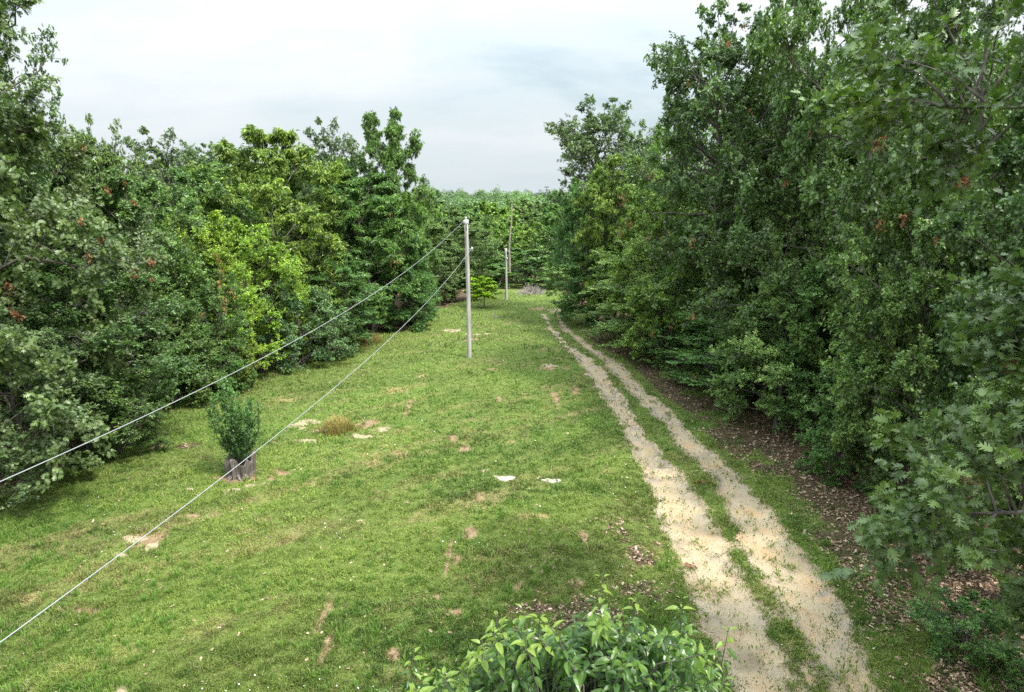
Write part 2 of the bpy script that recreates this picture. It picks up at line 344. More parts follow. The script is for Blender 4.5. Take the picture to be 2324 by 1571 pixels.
me = mesh('ground', np.stack([xs, ys, Z], 1), [F], ground_material(), {'cover': np.stack([sand, soil, straw], 1), 'litter': lit, 'tone': tone}, True)
tag(link('ground', me), kind='structure')
# the two wheel tracks: a sheet just above the soil
rx_ = np.arange(-1, 16, .07); ry_ = np.arange(3, 92, .07)
X, Y = np.meshgrid(rx_, ry_); xs, ys = X.ravel(), Y.ravel()
rd = road_sd(xs, ys) + .04 + (fbm(xs, ys, 4, 3.) - .5) * .75; gaps = smooth(38, 75, ys) * .4 * (fbm(xs, ys, 3, 1.1) > .45)
k = (rd + gaps < 0).reshape(X.shape); cell = k[:-1, :-1] & k[1:, :-1] & k[:-1, 1:] & k[1:, 1:]
i = np.arange(len(ry_) - 1)[:, None] * len(rx_) + np.arange(len(rx_) - 1)[None]
F = np.stack([i, i + 1, i + 1 + len(rx_), i + len(rx_)], -1)[cell]
used = np.unique(F); remap = np.zeros(len(xs), int); remap[used] = np.arange(len(used)); F = remap[F]
xs, ys, rd = xs[used], ys[used], rd[used]
Z = ground_z(xs, ys) - .07 * smooth(.15, -.30, road_sd(xs, ys)) + .05 * (fbm(xs, ys, 4, 1.1) - .5) + .012
def road_material():
    m, N, L, new, P, O = material('sandy_gravel_track'); dm = new('ShaderNodeAttribute', attribute_name='damp')
    tc = new('ShaderNodeTexCoord'); a = new('ShaderNodeAttribute', attribute_name='edge')
    def noise(s, d=5, r=.6):
        n = new('ShaderNodeTexNoise'); n.inputs['Scale'].default_value = s; n.inputs['Detail'].default_value = d; n.inputs['Roughness'].default_value = r; L.new(tc.outputs['Object'], n.inputs['Vector']); return n
    n1 = noise(.9, 5); n2 = noise(40, 3, .7); n3 = noise(2.2, 6, .75)
    r1 = ramp(new, [(.32, (.37, .305, .22)), (.5, (.42, .33, .21)), (.68, (.43, .28, .155))]); L.new(n1.outputs[0], r1.inputs[0])
    r2 = ramp(new, [(.3, (.72, .70, .67)), (.5, (.95, .94, .92)), (.75, (1.1, 1.1, 1.1))]); L.new(n2.outputs[0], r2.inputs[0])
    mx = new('ShaderNodeMix', data_type='RGBA', blend_type='MULTIPLY'); mx.inputs[0].default_value = .75; L.new(r1.outputs[0], mx.inputs[6]); L.new(r2.outputs[0], mx.inputs[7])
    r3 = ramp(new, [(.35, (0, 0, 0)), (.6, (1, 1, 1))]); L.new(n3.outputs[0], r3.inputs[0])
    gm = new('ShaderNodeMath', operation='MULTIPLY'); L.new(a.outputs['Fac'], gm.inputs[0]); L.new(r3.outputs[0], gm.inputs[1])
    gr = new('ShaderNodeMix', data_type='RGBA'); gr.inputs[7].default_value = (.23, .205, .175, 1); L.new(gm.outputs[0], gr.inputs[0]); L.new(mx.outputs[2], gr.inputs[6])
    dk = new('ShaderNodeMix', data_type='RGBA'); dk.inputs[7].default_value = (.19, .15, .105, 1); dq = new('ShaderNodeMath', operation='MULTIPLY'); dq.inputs[1].default_value = .75; L.new(dm.outputs['Fac'], dq.inputs[0]); L.new(dq.outputs[0], dk.inputs[0]); L.new(gr.outputs[2], dk.inputs[6])
    L.new(dk.outputs[2], P.inputs['Base Color']); P.inputs['Roughness'].default_value = .95; P.inputs['Specular IOR Level'].default_value = .15
    b = new('ShaderNodeBump'); b.inputs['Strength'].default_value = .6; b.inputs['Distance'].default_value = .02; L.new(n2.outputs[0], b.inputs['Height']); L.new(b.outputs[0], P.inputs['Normal'])
    return m
dc = at(1700, 1492); nn_ = (fbm(xs, ys, 4, 2.5) - .5)
damp = smooth(.55, .1, np.hypot((xs - dc[0]) / .8, (ys - dc[1]) / 1.1) + nn_ * .8) + .55 * smooth(.60, .72, fbm(xs + 20, ys, 4, .9) + .2 * nn_)
me = mesh('dirt_road', np.stack([xs, ys, Z], 1), [F], road_material(), {'edge': np.clip(.35 + smooth(-.35, 0, rd), 0, 1) * (.5 + .5 * smooth(.4, .6, fbm(xs, ys, 4, .8))), 'damp': np.clip(damp, 0, 1)}, True)
tag(link('dirt_road', me), kind='structure')
print('ground ok')

# ------------------------------------------------------------------ leaves as real geometry
def T_oak():
    pts = [(0, 0)]; st = [(.2, .045), (.4, .07), (.62, .085), (.83, .075)]
    for x, y in st: pts += [(x, y), (x, -y)]
    pts.append((1, 0)); lob = [((0, 1), (.24, .25)), ((1, 2), (.43, .36)), ((2, 3), (.68, .40)), ((3, 4), (.92, .24))]
    tr = [(0, 1, 2), (1, 3, 4), (1, 4, 2), (3, 5, 6), (3, 6, 4), (5, 7, 8), (5, 8, 6), (7, 9, 8)]
    L_ = [0, 1, 3, 5, 7, 9]; R_ = [0, 2, 4, 6, 8, 9]
    for n, ((a, b), (x, y)) in enumerate(lob):
        for sg, S_ in ((1, L_), (-1, R_)):
            k = len(pts); pts += [(x - .07, y * .92 * sg), (x + .05, y * sg)]
            tr += [(S_[a], k, k + 1), (S_[a], k + 1, S_[b])] if sg > 0 else [(S_[a], k + 1, k), (S_[a], S_[b], k + 1)]
    V = np.array([(x, y, .18 * abs(y) - .22 * x * x) for x, y in pts]); return V, np.array(tr)
def T_oaklite():
    V = np.array([(0, 0, 0), (.35, .33, .05), (.5, .08, -.03), (.75, .30, -.03), (1, 0, -.16), (.75, -.30, -.03), (.5, -.08, -.03), (.35, -.33, .05)])
    return V, np.array([(0, 2, 1), (0, 7, 6), (0, 6, 2), (2, 6, 4), (2, 4, 3), (6, 5, 4)])
def T_kite(w=.3, fold=.08, droop=.12):
    V = np.array([(0, 0, 0), (.45, w, fold), (1, 0, -droop), (.45, -w, fold)]); return V, np.array([(0, 2, 1), (0, 3, 2)])
def T_ovate():
    pts = [(0, 0), (.18, .18), (.42, .23), (.7, .155), (1, 0), (.7, -.155), (.42, -.23), (.18, -.18), (.42, 0), (.72, 0)]
    V = np.array([(x, y, .42 * abs(y) - .38 * x * x) for x, y in pts])
    return V, np.array([(0, 8, 1), (1, 8, 2), (2, 8, 9), (2, 9, 3), (3, 9, 4), (0, 7, 8), (7, 6, 8), (6, 9, 8), (6, 5, 9), (5, 4, 9)])
TPL = {'oak': T_oak(), 'oaklite': T_oaklite(), 'kite': T_kite(), 'long': T_kite(.17, .04, .3), 'ovate': T_ovate(), 'blob': T_kite(.42, .14, .2), 'small': T_kite(.32, .1, .1)}
def leaves(tpl, O, D, Nn, S):
    V, T = TPL[tpl]; D = unit(D); B = unit(np.cross(Nn, D)); Nn = np.cross(D, B)
    W_ = O[:, None] + S[:, None, None] * (V[None, :, 0:1] * D[:, None] + V[None, :, 1:2] * B[:, None] + V[None, :, 2:3] * Nn[:, None])
    F_ = (T[None] + np.arange(len(O))[:, None, None] * len(V)).reshape(-1, 3)
    return W_.reshape(-1, 3), F_, len(V)
PROF = {
 'oak': lambda t: (.88 + .16 * math.sin(math.pi * min(1, t * 1.1))) * max(.05, 1 - t ** 6) ** .5,
 'dome': lambda t: (.80 + .24 * math.sin(math.pi * min(1, t * 1.0))) * max(.05, 1 - t ** 5) ** .5,
 'tall': lambda t: (.86 + .18 * math.sin(math.pi * min(1, t * 1.0))) * max(.05, 1 - t ** 5) ** .5,
 'near': lambda t: .70 if .17 < t < .33 else 1. if .50 < t < .60 else .42,
 'cone': lambda t: 1.0 - .72 * t ** 1.3,
 'open': lambda t: (.55 + .5 * math.sin(math.pi * min(1, t * .8 + .1))) * max(.05, 1 - t ** 6) ** .5 }
BIG = {}
def grow(name, seed, H, Rr, cb, prof, nprim, nsec, ntw, nl, tpl, size, style='oak', mat=None, dead=0, rtrunk=None, sparse=0.):
    rs = np.random.RandomState(seed); rn = rs.uniform
    trunk = Tubes(); limb = Tubes()
    n = 12; tz = np.linspace(0, H * .93, n); wob = np.cumsum(rs.randn(n, 2) * .012 * H, axis=0) * (tz / H)[:, None]
    TP = np.column_stack([wob, tz]); LT_ = .93 if prof == 'cone' else .80
    tz = tz * LT_ / .93; TP[:, 2] = tz; r0 = rtrunk or (.012 * H + .05); tr_ = r0 * (1 - .9 * (tz / H) ** .9); tr_[0] *= 1.35
    trunk.add(TP, tr_, 8)
    def tpos(h): return np.array([np.interp(h, tz, TP[:, 0]), np.interp(h, tz, TP[:, 1]), h])
    lobe = rs.rand(4) * 6.28
    TW0, TW1 = [], []
    for i in range(nprim):
        t = (i + rn(.1, .9)) / nprim; az = i * 2.39996 + rn(-.35, .35)
        L_ = Rr * PROF[prof](t) * rn(.72, 1.12) * (1 + .14 * math.sin(2 * az + lobe[0]) + .12 * math.sin(3 * az + 5 * t + lobe[1]))
        htip = H * (cb + (1 - cb) * t)
        el = {'oak': -.05 + 1.0 * t ** 1.4, 'hick': .15 + 1.0 * t ** 1.3, 'layer': -.05 + (.35 * t if prof == 'cone' else .8 * t ** 1.6), 'dome': .1 + 1.1 * t ** 1.3}[style]
        L_ = max(L_, .6 if H > 5 else .15)
        hs = max(.10 * H if H > 4 else .05 * H, min(htip - L_ * math.tan(min(el, 1.0)) * .9, H * (LT_ - .03))); s = np.linspace(0, 1, 6)
        d = np.array([math.cos(az), math.sin(az), 0]); side = np.array([-d[1], d[0], 0])
        tip = tpos(hs) + d * L_ * (1 if prof != 'cone' else math.cos(el)) + np.array([0, 0, htip - hs])
        P = tpos(hs)[None] + (tip - tpos(hs))[None] * s[:, None] + side[None] * (np.sin(s * 3.1) * L_ * rn(-.15, .15))[:, None] + np.array([0, 0, 1])[None] * (np.sin(s * 3.14) * L_ * rn(.02, .14))[:, None]
        P[1:-1] += rs.randn(4, 3) * .02 * L_
        limb.add(P, (.012 * L_ + .012) * (1 - .8 * s) + .006, 5)
        if rs.rand() < sparse: continue
        pd = unit(P[-1] - P[-3])
        for j in range(nsec):
            u = (rn(.28, 1.0) if style == 'layer' or prof == 'open' or j % 3 == 0 else rn(.72, 1.)) if j else 1.; k = min(4, int(u * 5)); f = u * 5 - k; q = P[k] * (1 - f) + P[k + 1] * f if u < 1 else P[-1]
            if style == 'layer':
                a2 = rn(.5, 1.25) * (1 if j % 2 else -1) if j else 0; dd = unit(P[min(5, k + 1)] - P[k]); c_, s_ = math.cos(a2), math.sin(a2)
                dd = unit(np.array([dd[0] * c_ - dd[1] * s_, dd[0] * s_ + dd[1] * c_, dd[2] * .5 + rn(-.10, .25)]))
            else: dd = unit(pd * .55 + d * .25 + rs.randn(3) * np.array([.8, .8, .7]) + np.array([0, 0, .30]))
            l2 = (.24 * L_ * rn(.7, 1.25) * (1.25 - .45 * u) + .026 * H)
            q2 = q + dd * l2; mid = (q + q2) / 2 + rs.randn(3) * .04 * l2 + np.array([0, 0, .06 * l2])
            limb.add(np.array([q, mid, q2]), np.array([.008 * L_ * .8 + .006, .006 * L_ * .5 + .004, .003]), 3)
            for m_ in range(ntw):
                v = rn(.35, 1.05); o = q + (q2 - q) * v
                td = unit(dd * .7 + rs.randn(3) * (np.array([.75, .75, .5]) if style != 'layer' else np.array([.8, .8, .16])) + np.array([0, 0, .15]))
                TW0.append(o); TW1.append(o + td * l2 * rn(.35, .75))
    # the leader
    for k in range(ntw * 2):
        h = H * LT_ * rn(.93, 1); td = unit(rs.randn(3) * np.array([.8, .8, .3]) + np.array([0, 0, .6])); TW0.append(tpos(h)); TW1.append(TW0[-1] + td * (.11 if LT_ < .9 else .05) * H * rn(.5, 1))
    A = np.array(TW0); B = np.array(TW1)
    # twigs as thin three-sided spikes
    for a, b in zip(A, B):
        if rs.rand() < .5: limb.add(np.array([a, b]), np.array([.006, .002]) * (1 if H > 3 else .5), 3)
    D = B - A; ln = np.linalg.norm(D, axis=1); N_ = len(A)
    idx = np.repeat(np.arange(N_), nl); u = rs.beta(2.2, 1, len(idx)) * 1.04
    cs = (.065 if style != 'layer' else .05) * (ln[idx] + .25)
    O = A[idx] + D[idx] * u[:, None] + rs.randn(len(idx), 3) * cs[:, None] * np.array([1, 1, .9 if style != 'layer' else .5])
    Dn = unit(D)[idx]; rnd = rs.randn(len(idx), 3)
    if style == 'hick': LD = Dn * .35 + rnd * np.array([.8, .8, .35]) + np.array([0, 0, -.55])
    elif style == 'layer': LD = Dn * .5 + rnd * np.array([.9, .9, .15]) + np.array([0, 0, -.1])
    else: LD = Dn * .6 + rnd * np.array([.8, .8, .5]) + np.array([0, 0, -.12])
    ax = unit(O * np.array([1, 1, 0]) + 1e-6)
    NN = np.array([0, 0, .9]) + ax * .40 + rs.randn(len(idx), 3) * (.65 if style != 'layer' else .4)
    S = size * rs.uniform(.65, 1.3, len(idx))
    V, F_, kv = leaves(tpl, O, LD, NN, S)
    tv = rs.rand(N_)[idx] ** 1.4 * .6; out = np.clip(u, 0, 1) ** 2 * .2          # whole twigs differ, new growth at the ends
    var = np.clip(tv + out + rs.rand(len(idx)) * .25, 0, 1)
    cm = mesh(name + '_crown', V, [F_], mat or M_leaf, np.repeat(var, kv))
    P_ = {'trunk': trunk.mesh(name + '_trunk', M_bark), 'limbs': limb.mesh(name + '_limbs', M_bark), 'crown': cm, 'H': H, 'R': Rr, 'pts': O[::7].astype(np.float32)}
    rad = np.hypot(O[:, 0], O[:, 1]); hh = O[:, 2].max(); P_['Htop'] = float(np.percentile(O[:, 2], 99.9)); P_['Rmax'] = float(np.percentile(rad, 96))
    print(name, len(idx), 'leaves', round(P_['Htop'], 1), round(P_['Rmax'], 1)); BIG[name] = P_
    return P_
grow('oakA', 11, 15, 4.6, .10, 'oak', 30, 10, 9, 18, 'oak', .17, 'oak', M_gloss)
grow('oakB', 12, 15, 4.4, .14, 'oak', 28, 10, 9, 19, 'oak', .17, 'oak', M_gloss)
grow('oakC', 13, 15, 4.2, .10, 'tall', 32, 10, 9, 19, 'oaklite', .18, 'oak')
grow('oakD', 14, 15, 4.4, .10, 'dome', 30, 10, 9, 20, 'oaklite', .18, 'dome')
grow('hickA', 15, 14, 4.0, .10, 'dome', 34, 10, 8, 24, 'long', .26, 'hick')
grow('hickB', 16, 14, 3.7, .08, 'tall', 34, 10, 8, 24, 'long', .26, 'hick')
grow('layerA', 17, 11, 3.8, .08, 'dome', 30, 11, 9, 17, 'kite', .16, 'layer')
grow('layerB', 18, 13, 3.8, .05, 'tall', 36, 11, 9, 16, 'kite', .16, 'dome')
grow('openA', 19, 15, 3.8, .36, 'open', 34, 9, 6, 15, 'oaklite', .18, 'hick', sparse=.15)
grow('openB', 20, 15, 3.8, .34, 'open', 36, 9, 6, 16, 'oaklite', .18, 'oak', sparse=.18)
grow('bushA', 21, 5, 2.2, .02, 'dome', 30, 8, 7, 17, 'kite', .12, 'dome')
grow('bushB', 22, 5, 2.0, .03, 'tall', 30, 8, 7, 17, 'kite', .12, 'oak')
grow('farA', 23, 13, 3.6, .08, 'dome', 26, 7, 6, 12, 'blob', .30, 'dome')
grow('farB', 24, 13, 3.2, .08, 'tall', 26, 7, 6, 12, 'blob', .30, 'hick')
grow('farC', 25, 13, 3.4, .10, 'oak', 24, 7, 6, 12, 'blob', .30, 'oak')
grow('oakN', 31, 17, 5.6, .10, 'near', 34, 11, 10, 17, 'oak', .165, 'oak', M_gloss)
print('protos ok')
C_oak = (.092, .155, .038); C_oakd = (.062, .110, .028); C_grey = (.080, .120, .038); C_hick = (.145, .230, .045); C_hickd = (.098, .165, .042)
C_mid = (.080, .155, .038); C_yel = (.20, .30, .032); C_blue = (.095, .180, .070); C_layer = (.165, .255, .075); C_olive = (.118, .175, .055); C_far = (.092, .155, .058)
TREES = []
rt = random.Random(5)
KIND = {'oakN': 'oak_tree', 'oakA': 'oak_tree', 'oakB': 'oak_tree', 'oakC': 'oak_tree', 'oakD': 'oak_tree', 'hickA': 'hickory_tree', 'hickB': 'hickory_tree', 'layerA': 'broadleaf_tree', 'layerB': 'broadleaf_tree',
        'openA': 'oak_tree', 'openB': 'oak_tree', 'bushA': 'shrub', 'bushB': 'shrub', 'farA': 'broadleaf_tree', 'farB': 'broadleaf_tree', 'farC': 'broadleaf_tree'}
def plant(proto, X, Y, Z, H, wr, color, label, cat='tree', group=None, rot=None, name=None):
    P = BIG[proto]; sz = H / P['Htop']; sx = wr / P['Rmax'] if wr else sz
    e = bpy.data.objects.new(name or KIND[proto], None); COL.objects.link(e); e.empty_display_size = .5
    e.location = (X, Y, Z - .05); e.scale = (sx, sx, sz); e.rotation_euler = (0, 0, rt.uniform(0, 6.28) if rot is None else rot)
    tag(e, label, cat, group)
    for part in ('trunk', 'limbs', 'crown'):
        o = link(part, P[part], e)
        if part == 'crown': j = rt.uniform(.92, 1.08); o.color = (color[0] * j, color[1] * rt.uniform(.95, 1.05), color[2], 1)
    TREES.append((e, proto)); return e
def tree(proto, px, d, top, width, color, label, **k):
    X, Y, Z = spot(px, d); H = height_for(px, d, top); return plant(proto, X, Y, Z, H, width * .56 / FOC * d, color, label, **k)
GL, GR, GM = 'trees along the left edge of the clearing', 'trees along the right side of the track', 'trees closing the far end of the clearing'
# ------------------------------------------------------------------ the trees, one by one: prototype, picture column, depth, row of the top, width in the picture, leaf colour
for a in [
 # left side, near to far
 ('oakB', -60, 19.5, -260, 620, C_grey, 'huge grey-green oak cut off by the left edge of the photo'),
 ('openB', 45, 24, -150, 300, C_oakd, 'tall oak at the upper left corner with bare forked limbs against the sky'),
 ('oakA', 75, 20.5, 700, 380, C_grey, 'spreading low oak with boughs hanging over the grass at the left edge'),
 ('oakA', 120, 25, 250, 430, C_grey, 'broad dark grey-green oak rising behind the low boughs at far left'),
 ('oakC', 205, 23.5, 560, 340, C_oakd, 'mid-height dark oak leaning out under the upper power line, left of the stump shrub'),
 ('oakD', 290, 27, 530, 280, C_oak, 'rounded oak just above the point where the upper wire meets the leaves'),
 ('bushB', 275, 23.2, 850, 190, C_oakd, 'bushy oak sapling at the foot of the left wood, nearest the rusty bare soil'),
 ('openA', 285, 33, 262, 170, C_oak, 'slim tree whose single tuft of leaves stands above the left treeline'),
 ('hickB', 225, 30, 300, 240, C_olive, 'upright dull green tree on the slope of the left skyline'),
 ('oakC', 335, 30, 385, 270, C_hickd, 'full oak with orange-brown dead twigs, left of the yellow-green tree'),
 ('openA', 415, 42, 290, 250, C_oakd, 'thin-crowned tree with sky showing through, second tuft of the left skyline'),
 ('openB', 505, 45, 322, 170, C_oakd, 'narrow loose-leaved tree beside the sky gap left of the bright hickory'),
 ('oakD', 420, 38, 420, 210, C_olive, 'brownish olive tree behind the yellow-green tree'),
 ('layerB', 475, 32.6, 472, 215, C_yel, 'lime yellow-green tree with a pointed top, left one of the bright pair'),
 ('layerB', 590, 33.8, 492, 225, C_yel, 'lime yellow-green tree with a flatter top, right one of the bright pair'),
 ('oakC', 505, 30, 610, 140, C_oak, 'young oak spotted with orange dead leaves in front of the lime green tree'),
 ('oakD', 400, 28.5, 650, 190, C_oak, 'dense mid-green oak low on the left edge above the stump shrub'),
 ('bushA', 545, 30.5, 762, 90, (.15, .20, .035), 'small bush with yellow-tipped leaves at the edge of the left wood'),
 ('bushB', 470, 29.5, 775, 150, C_mid, 'dark green bush beside the yellow-tipped bush'),
 ('hickA', 648, 39, 290, 290, C_hick, 'large bright green hickory with a rounded crown left of the tall pair'),
 ('bushA', 690, 34.5, 633, 165, C_blue, 'blue-green rounded small tree in front of the bright hickory'),
 ('layerA', 795, 38.5, 578, 150, C_mid, 'dark green sapling between the blue-green small tree and the tall hickory'),
 ('bushA', 745, 36.8, 690, 130, C_oakd, 'low dark thicket bush right of the blue-green small tree'),
 ('hickB', 850, 44, 385, 250, C_hickd, 'big dark hickory with drooping leaves beside the clearing, left of the poles'),
 ('openA', 775, 49, 268, 190, C_oakd, 'tall thin top of an oak, the left of two spires above the dark hickory'),
 ('hickB', 893, 48, 250, 170, C_hickd, 'tallest spire of the left treeline above the dark hickory'),
 ('oakD', 815, 50, 375, 150, C_mid, 'deep green crown filling the gap between the two spires'),
 ('layerB', 918, 45, 560, 150, C_mid, 'leafy maple drooping to the grass at the left corner of the clearing'),
 ('bushB', 945, 48, 640, 90, C_mid, 'low bush at the grass edge below the dark hickory'),
 ('oakC', 948, 62, 435, 110, C_hick, 'paler tree stepping down from the tall spires toward the far wood'),
 ('hickA', 1030, 62, 492, 180, C_olive, 'olive-green rounded tree right behind the first pole'),
 ('oakD', 985, 58, 560, 130, C_olive, 'shorter olive tree left of the first pole'),
]: tree(a[0], *a[1:6], a[6], group=GL)
for a in [
 # right side, far to near
 ('openB', 1362, 52, 218, 230, C_oakd, 'tall open oak with forked limbs against the sky at the far right treeline end'),
 ('openA', 1440, 50, 275, 180, C_oak, 'thin tree with a slanting limb right of the tall open oak'),
 ('layerB', 1335, 47.5, 400, 165, C_mid, 'dense deep green maple hanging over the far end of the track'),
 ('layerA', 1330, 46, 560, 125, C_mid, 'low dark maple where the track fades into grass'),
 ('hickA', 1395, 46, 350, 170, C_hick, 'mid green tree just below the thin open tops on the right'),
 ('layerA', 1415, 40.5, 545, 190, C_layer, 'light green tree with flat layered boughs over the track bend'),
 ('layerA', 1490, 36.5, 610, 210, C_layer, 'lower layered tree with pale leaves reaching toward the track'),
 ('oakD', 1500, 44, 275, 170, C_hick, 'bright rounded treetop left of the tallest oak on the right'),
 ('oakC', 1500, 35.5, 375, 250, C_hick, 'leafy oak dotted with orange dead twigs, its pale leaves facing the clearing'),
 ('layerB', 1600, 33.5, 480, 230, C_mid, 'dense green tree right of the orange-spotted oak'),
 ('layerA', 1625, 30, 690, 250, C_mid, 'low maple with boughs touching the verge at mid track'),
 ('openB', 1610, 31, 0, 330, C_oakd, 'tall sparse oak leaning out into the sky, highest at upper centre right'),
 ('oakA', 1730, 29, -80, 300, C_oak, 'tall oak with a straight trunk reaching above the frame, upper right'),
 ('oakC', 1745, 27, 330, 300, C_oakd, 'full oak in the middle of the right wood'),
 ('oakD', 1760, 25.5, 620, 250, C_layer, 'lower oak with bright leaves above the reddish verge'),
 ('layerB', 1900, 24, 560, 300, C_mid, 'dark maple whose lowest boughs hang over dead leaves right of the track'),
 ('oakB', 1910, 25, -200, 380, C_oak, 'big oak with pale bare side branches, upper right'),
 ('bushB', 1895, 21.3, 945, 150, C_mid, 'young tree with fine leaves standing alone on the shaded floor beside the track'),
 ('bushA', 2040, 19.2, 1010, 170, C_oakd, 'shadowed shrub under the oaks, right of the young fine-leaved tree'),
 ('oakA', 2110, 20, -350, 470, C_oakd, 'massive oak filling the upper right, orange dead clusters on it'),
 ('oakC', 2060, 19, 420, 340, C_oak, 'mid-size oak in front of the massive one, leaves down to the forest floor'),
 ('oakB', 2290, 16.5, 180, 420, C_oakd, 'dark oak at the right edge of the photo below the overhanging bough'),
 ('oakD', 2270, 14.5, 760, 330, C_oak, 'low leafy oak at the right edge above the nearest boughs'),
 ('bushB', 2190, 13.2, 1345, 180, C_mid, 'knee-high oak seedling among the dead leaves at lower right'),
 ('bushA', 2330, 12.4, 1480, 120, C_mid, 'small bush cut off by the lower right corner'),
]: tree(a[0], *a[1:6], a[6], group=GR)
# the nearest oak: its trunk stands outside the frame, its boughs reach in
near_oak = plant('oakN', 9.7, 7.6, 0, 17.5, 4.75, (.070, .120, .030), 'nearest oak with large lobed leaves reaching in from the right edge', group=GR, rot=1.0)
for a in [
 ('farA', 1190, 84, 565, 165, C_mid, 'broad dark low tree behind the second pole and brush heap'),
 ('layerA', 1262, 79, 600, 90, C_layer, 'small layered green tree at the right of the brush heap'),
 ('farB', 1100, 86, 540, 95, C_mid, 'dark narrow tree behind the yellow-green sapling'),
 ('farC', 1140, 93, 505, 100, C_hick, 'light green tree left of the leaning dead trunk'),
 ('farA', 1205, 96, 500, 90, C_hick, 'rounded light tree right of the leaning dead trunk'),
 ('farC', 1245, 92, 515, 90, C_mid, 'darker tree at the right corner of the clearing end'),
 ('farB', 1075, 92, 468, 90, C_mid, 'tall dark tree just right of the first pole top'),
 ('farA', 1020, 80, 470, 130, C_hickd, 'wide green tree behind the olive tree near the first pole'),
 ('farC', 1275, 88, 470, 100, C_olive, 'dull green tree at the gap beside the right treeline'),
]: tree(a[0], *a[1:6], a[6], group=GM)
# ranks behind the edge trees: nothing in the photo tells them apart
rb = random.Random(3)
def free(x, y, m=3.2):
    m = m if y < 95 else 4.6 if y < 150 else 6.5
    for e, _ in TREES:
        if (e.location.x - x) ** 2 + (e.location.y - y) ** 2 < m * m: return False
    return True
def rank(n, xr, yr, protos, label, group, hmin, hmax, edge, cmax=None):
    c = 0
    for _ in range(6000):
        if c >= n: break
        x = rb.uniform(*xr); y = rb.uniform(*yr)
        w = float(wood_in(np.array([x]), np.array([y]))[0])
        if w < edge or not free(x, y): continue
        z = float(ground_z(x, y)); H = rb.uniform(hmin, hmax)
        d = depth(x, y, z); px = 1162 + FOC * x / d
        if px < -140 or px > 2460: continue
        # the skyline of the photo limits how tall a hidden tree may be
        lim = np.interp(px, [-200, 180, 250, 340, 540, 760, 930, 950, 1255, 1290, 1470, 1530, 2500], [0, 250, 330, 350, 360, 340, 400, 442, 442, 360, 330, 120, -100])
        Hm = height_for(px, d, lim + 12 + rb.uniform(-8, 22) * (y > 95))
        if Hm < 5.5: continue
        H = min(H, Hm); pr = rb.choice(protos)
        col = rb.choice([C_oak, C_oakd, C_oakd, C_hickd, C_mid, C_olive, C_hick, C_hick] if y > 40 else [C_oak, C_oakd, C_mid, C_grey])
        plant(pr, x, y, z, H, H * (rb.uniform(.27, .34) if y < 95 else rb.uniform(.33, .46)), col, label, group=group, rot=rb.uniform(0, 6.28)); c += 1
rank(26, (-32, -12), (12, 46), ['oakC', 'oakD', 'hickA', 'layerB'], 'tree in the crowded ranks behind the left edge of the wood', 'trees behind the left edge', 10, 13.5, 3)
rank(22, (11, 30), (9, 48), ['oakC', 'oakD', 'oakB', 'layerB'], 'tree in the crowded ranks behind the right edge of the wood', 'trees behind the right edge', 11, 16, 3)
rank(26, (-45, -5), (44, 100), ['farA', 'farB', 'farC'], 'green crown deep in the wood on the left, beyond the tall hickories', 'trees deep in the left wood', 10, 13.5, 2)
rank(16, (6, 34), (44, 100), ['farA', 'farB', 'farC'], 'green crown deep in the wood on the right, beyond the open oak', 'trees deep in the right wood', 10, 13.5, 2)
rank(34, (-30, 22), (97, 150), ['farA', 'farB', 'farC'], 'treetop in the closed wood beyond the far end of the clearing', 'treetops beyond the clearing', 9, 13, 2)
rank(46, (-75, 60), (152, 250), ['farA', 'farB', 'farC'], 'crown on the rising ground far beyond the clearing', 'crowns on the far rise', 8, 14, 2)
print(len(TREES), 'trees')

# the wood on the far rise, one mass
def far_wood():
    rs = np.random.RandomState(9); O = []; S = []; C_ = []
    for k in range(700):
        y = 200 + 240 * rs.rand() ** .9; x = rs.uniform(-.42, .40) * y + rs.uniform(-8, 8)
        g = float(ground_z(x, y)); h = rs.uniform(7., 13) + 2.5 * (rs.rand() < .15); r = rs.uniform(2.4, 5.2); n = 420
        u = unit(rs.randn(n, 3)); u[:, 2] = np.abs(u[:, 2]) * 1.0 - .25; q = u * np.array([r, r, h * .42]) * (rs.uniform(.75, 1.05, n) * (1 + .25 * np.sin(4 * u[:, 0] + k) * np.cos(5 * u[:, 1])))[:, None]
        O.append(q + np.array([x, y, g + h * .58])); S.append(rs.uniform(.45, .8, n)); C_.append(np.clip(rs.uniform(0, .75) + rs.rand(n) * .3, 0, 1))
    O = np.concatenate(O); S = np.concatenate(S); C_ = np.concatenate(C_); rnd = rs.randn(len(O), 3)
    V, F_, kv = leaves('blob', O, rnd * np.array([1, 1, .4]) + np.array([0, 0, -.2]), np.array([0, -.25, 1.]) + rs.randn(len(O), 3) * .5, S)
    me = mesh('distant_wood', V, [F_], M_leaf, np.repeat(C_, kv)); o = link('distant_wood', me, color=C_far)
    tag(o, 'unbroken green wood covering the rise on the horizon', 'wood', kind='stuff')
far_wood()

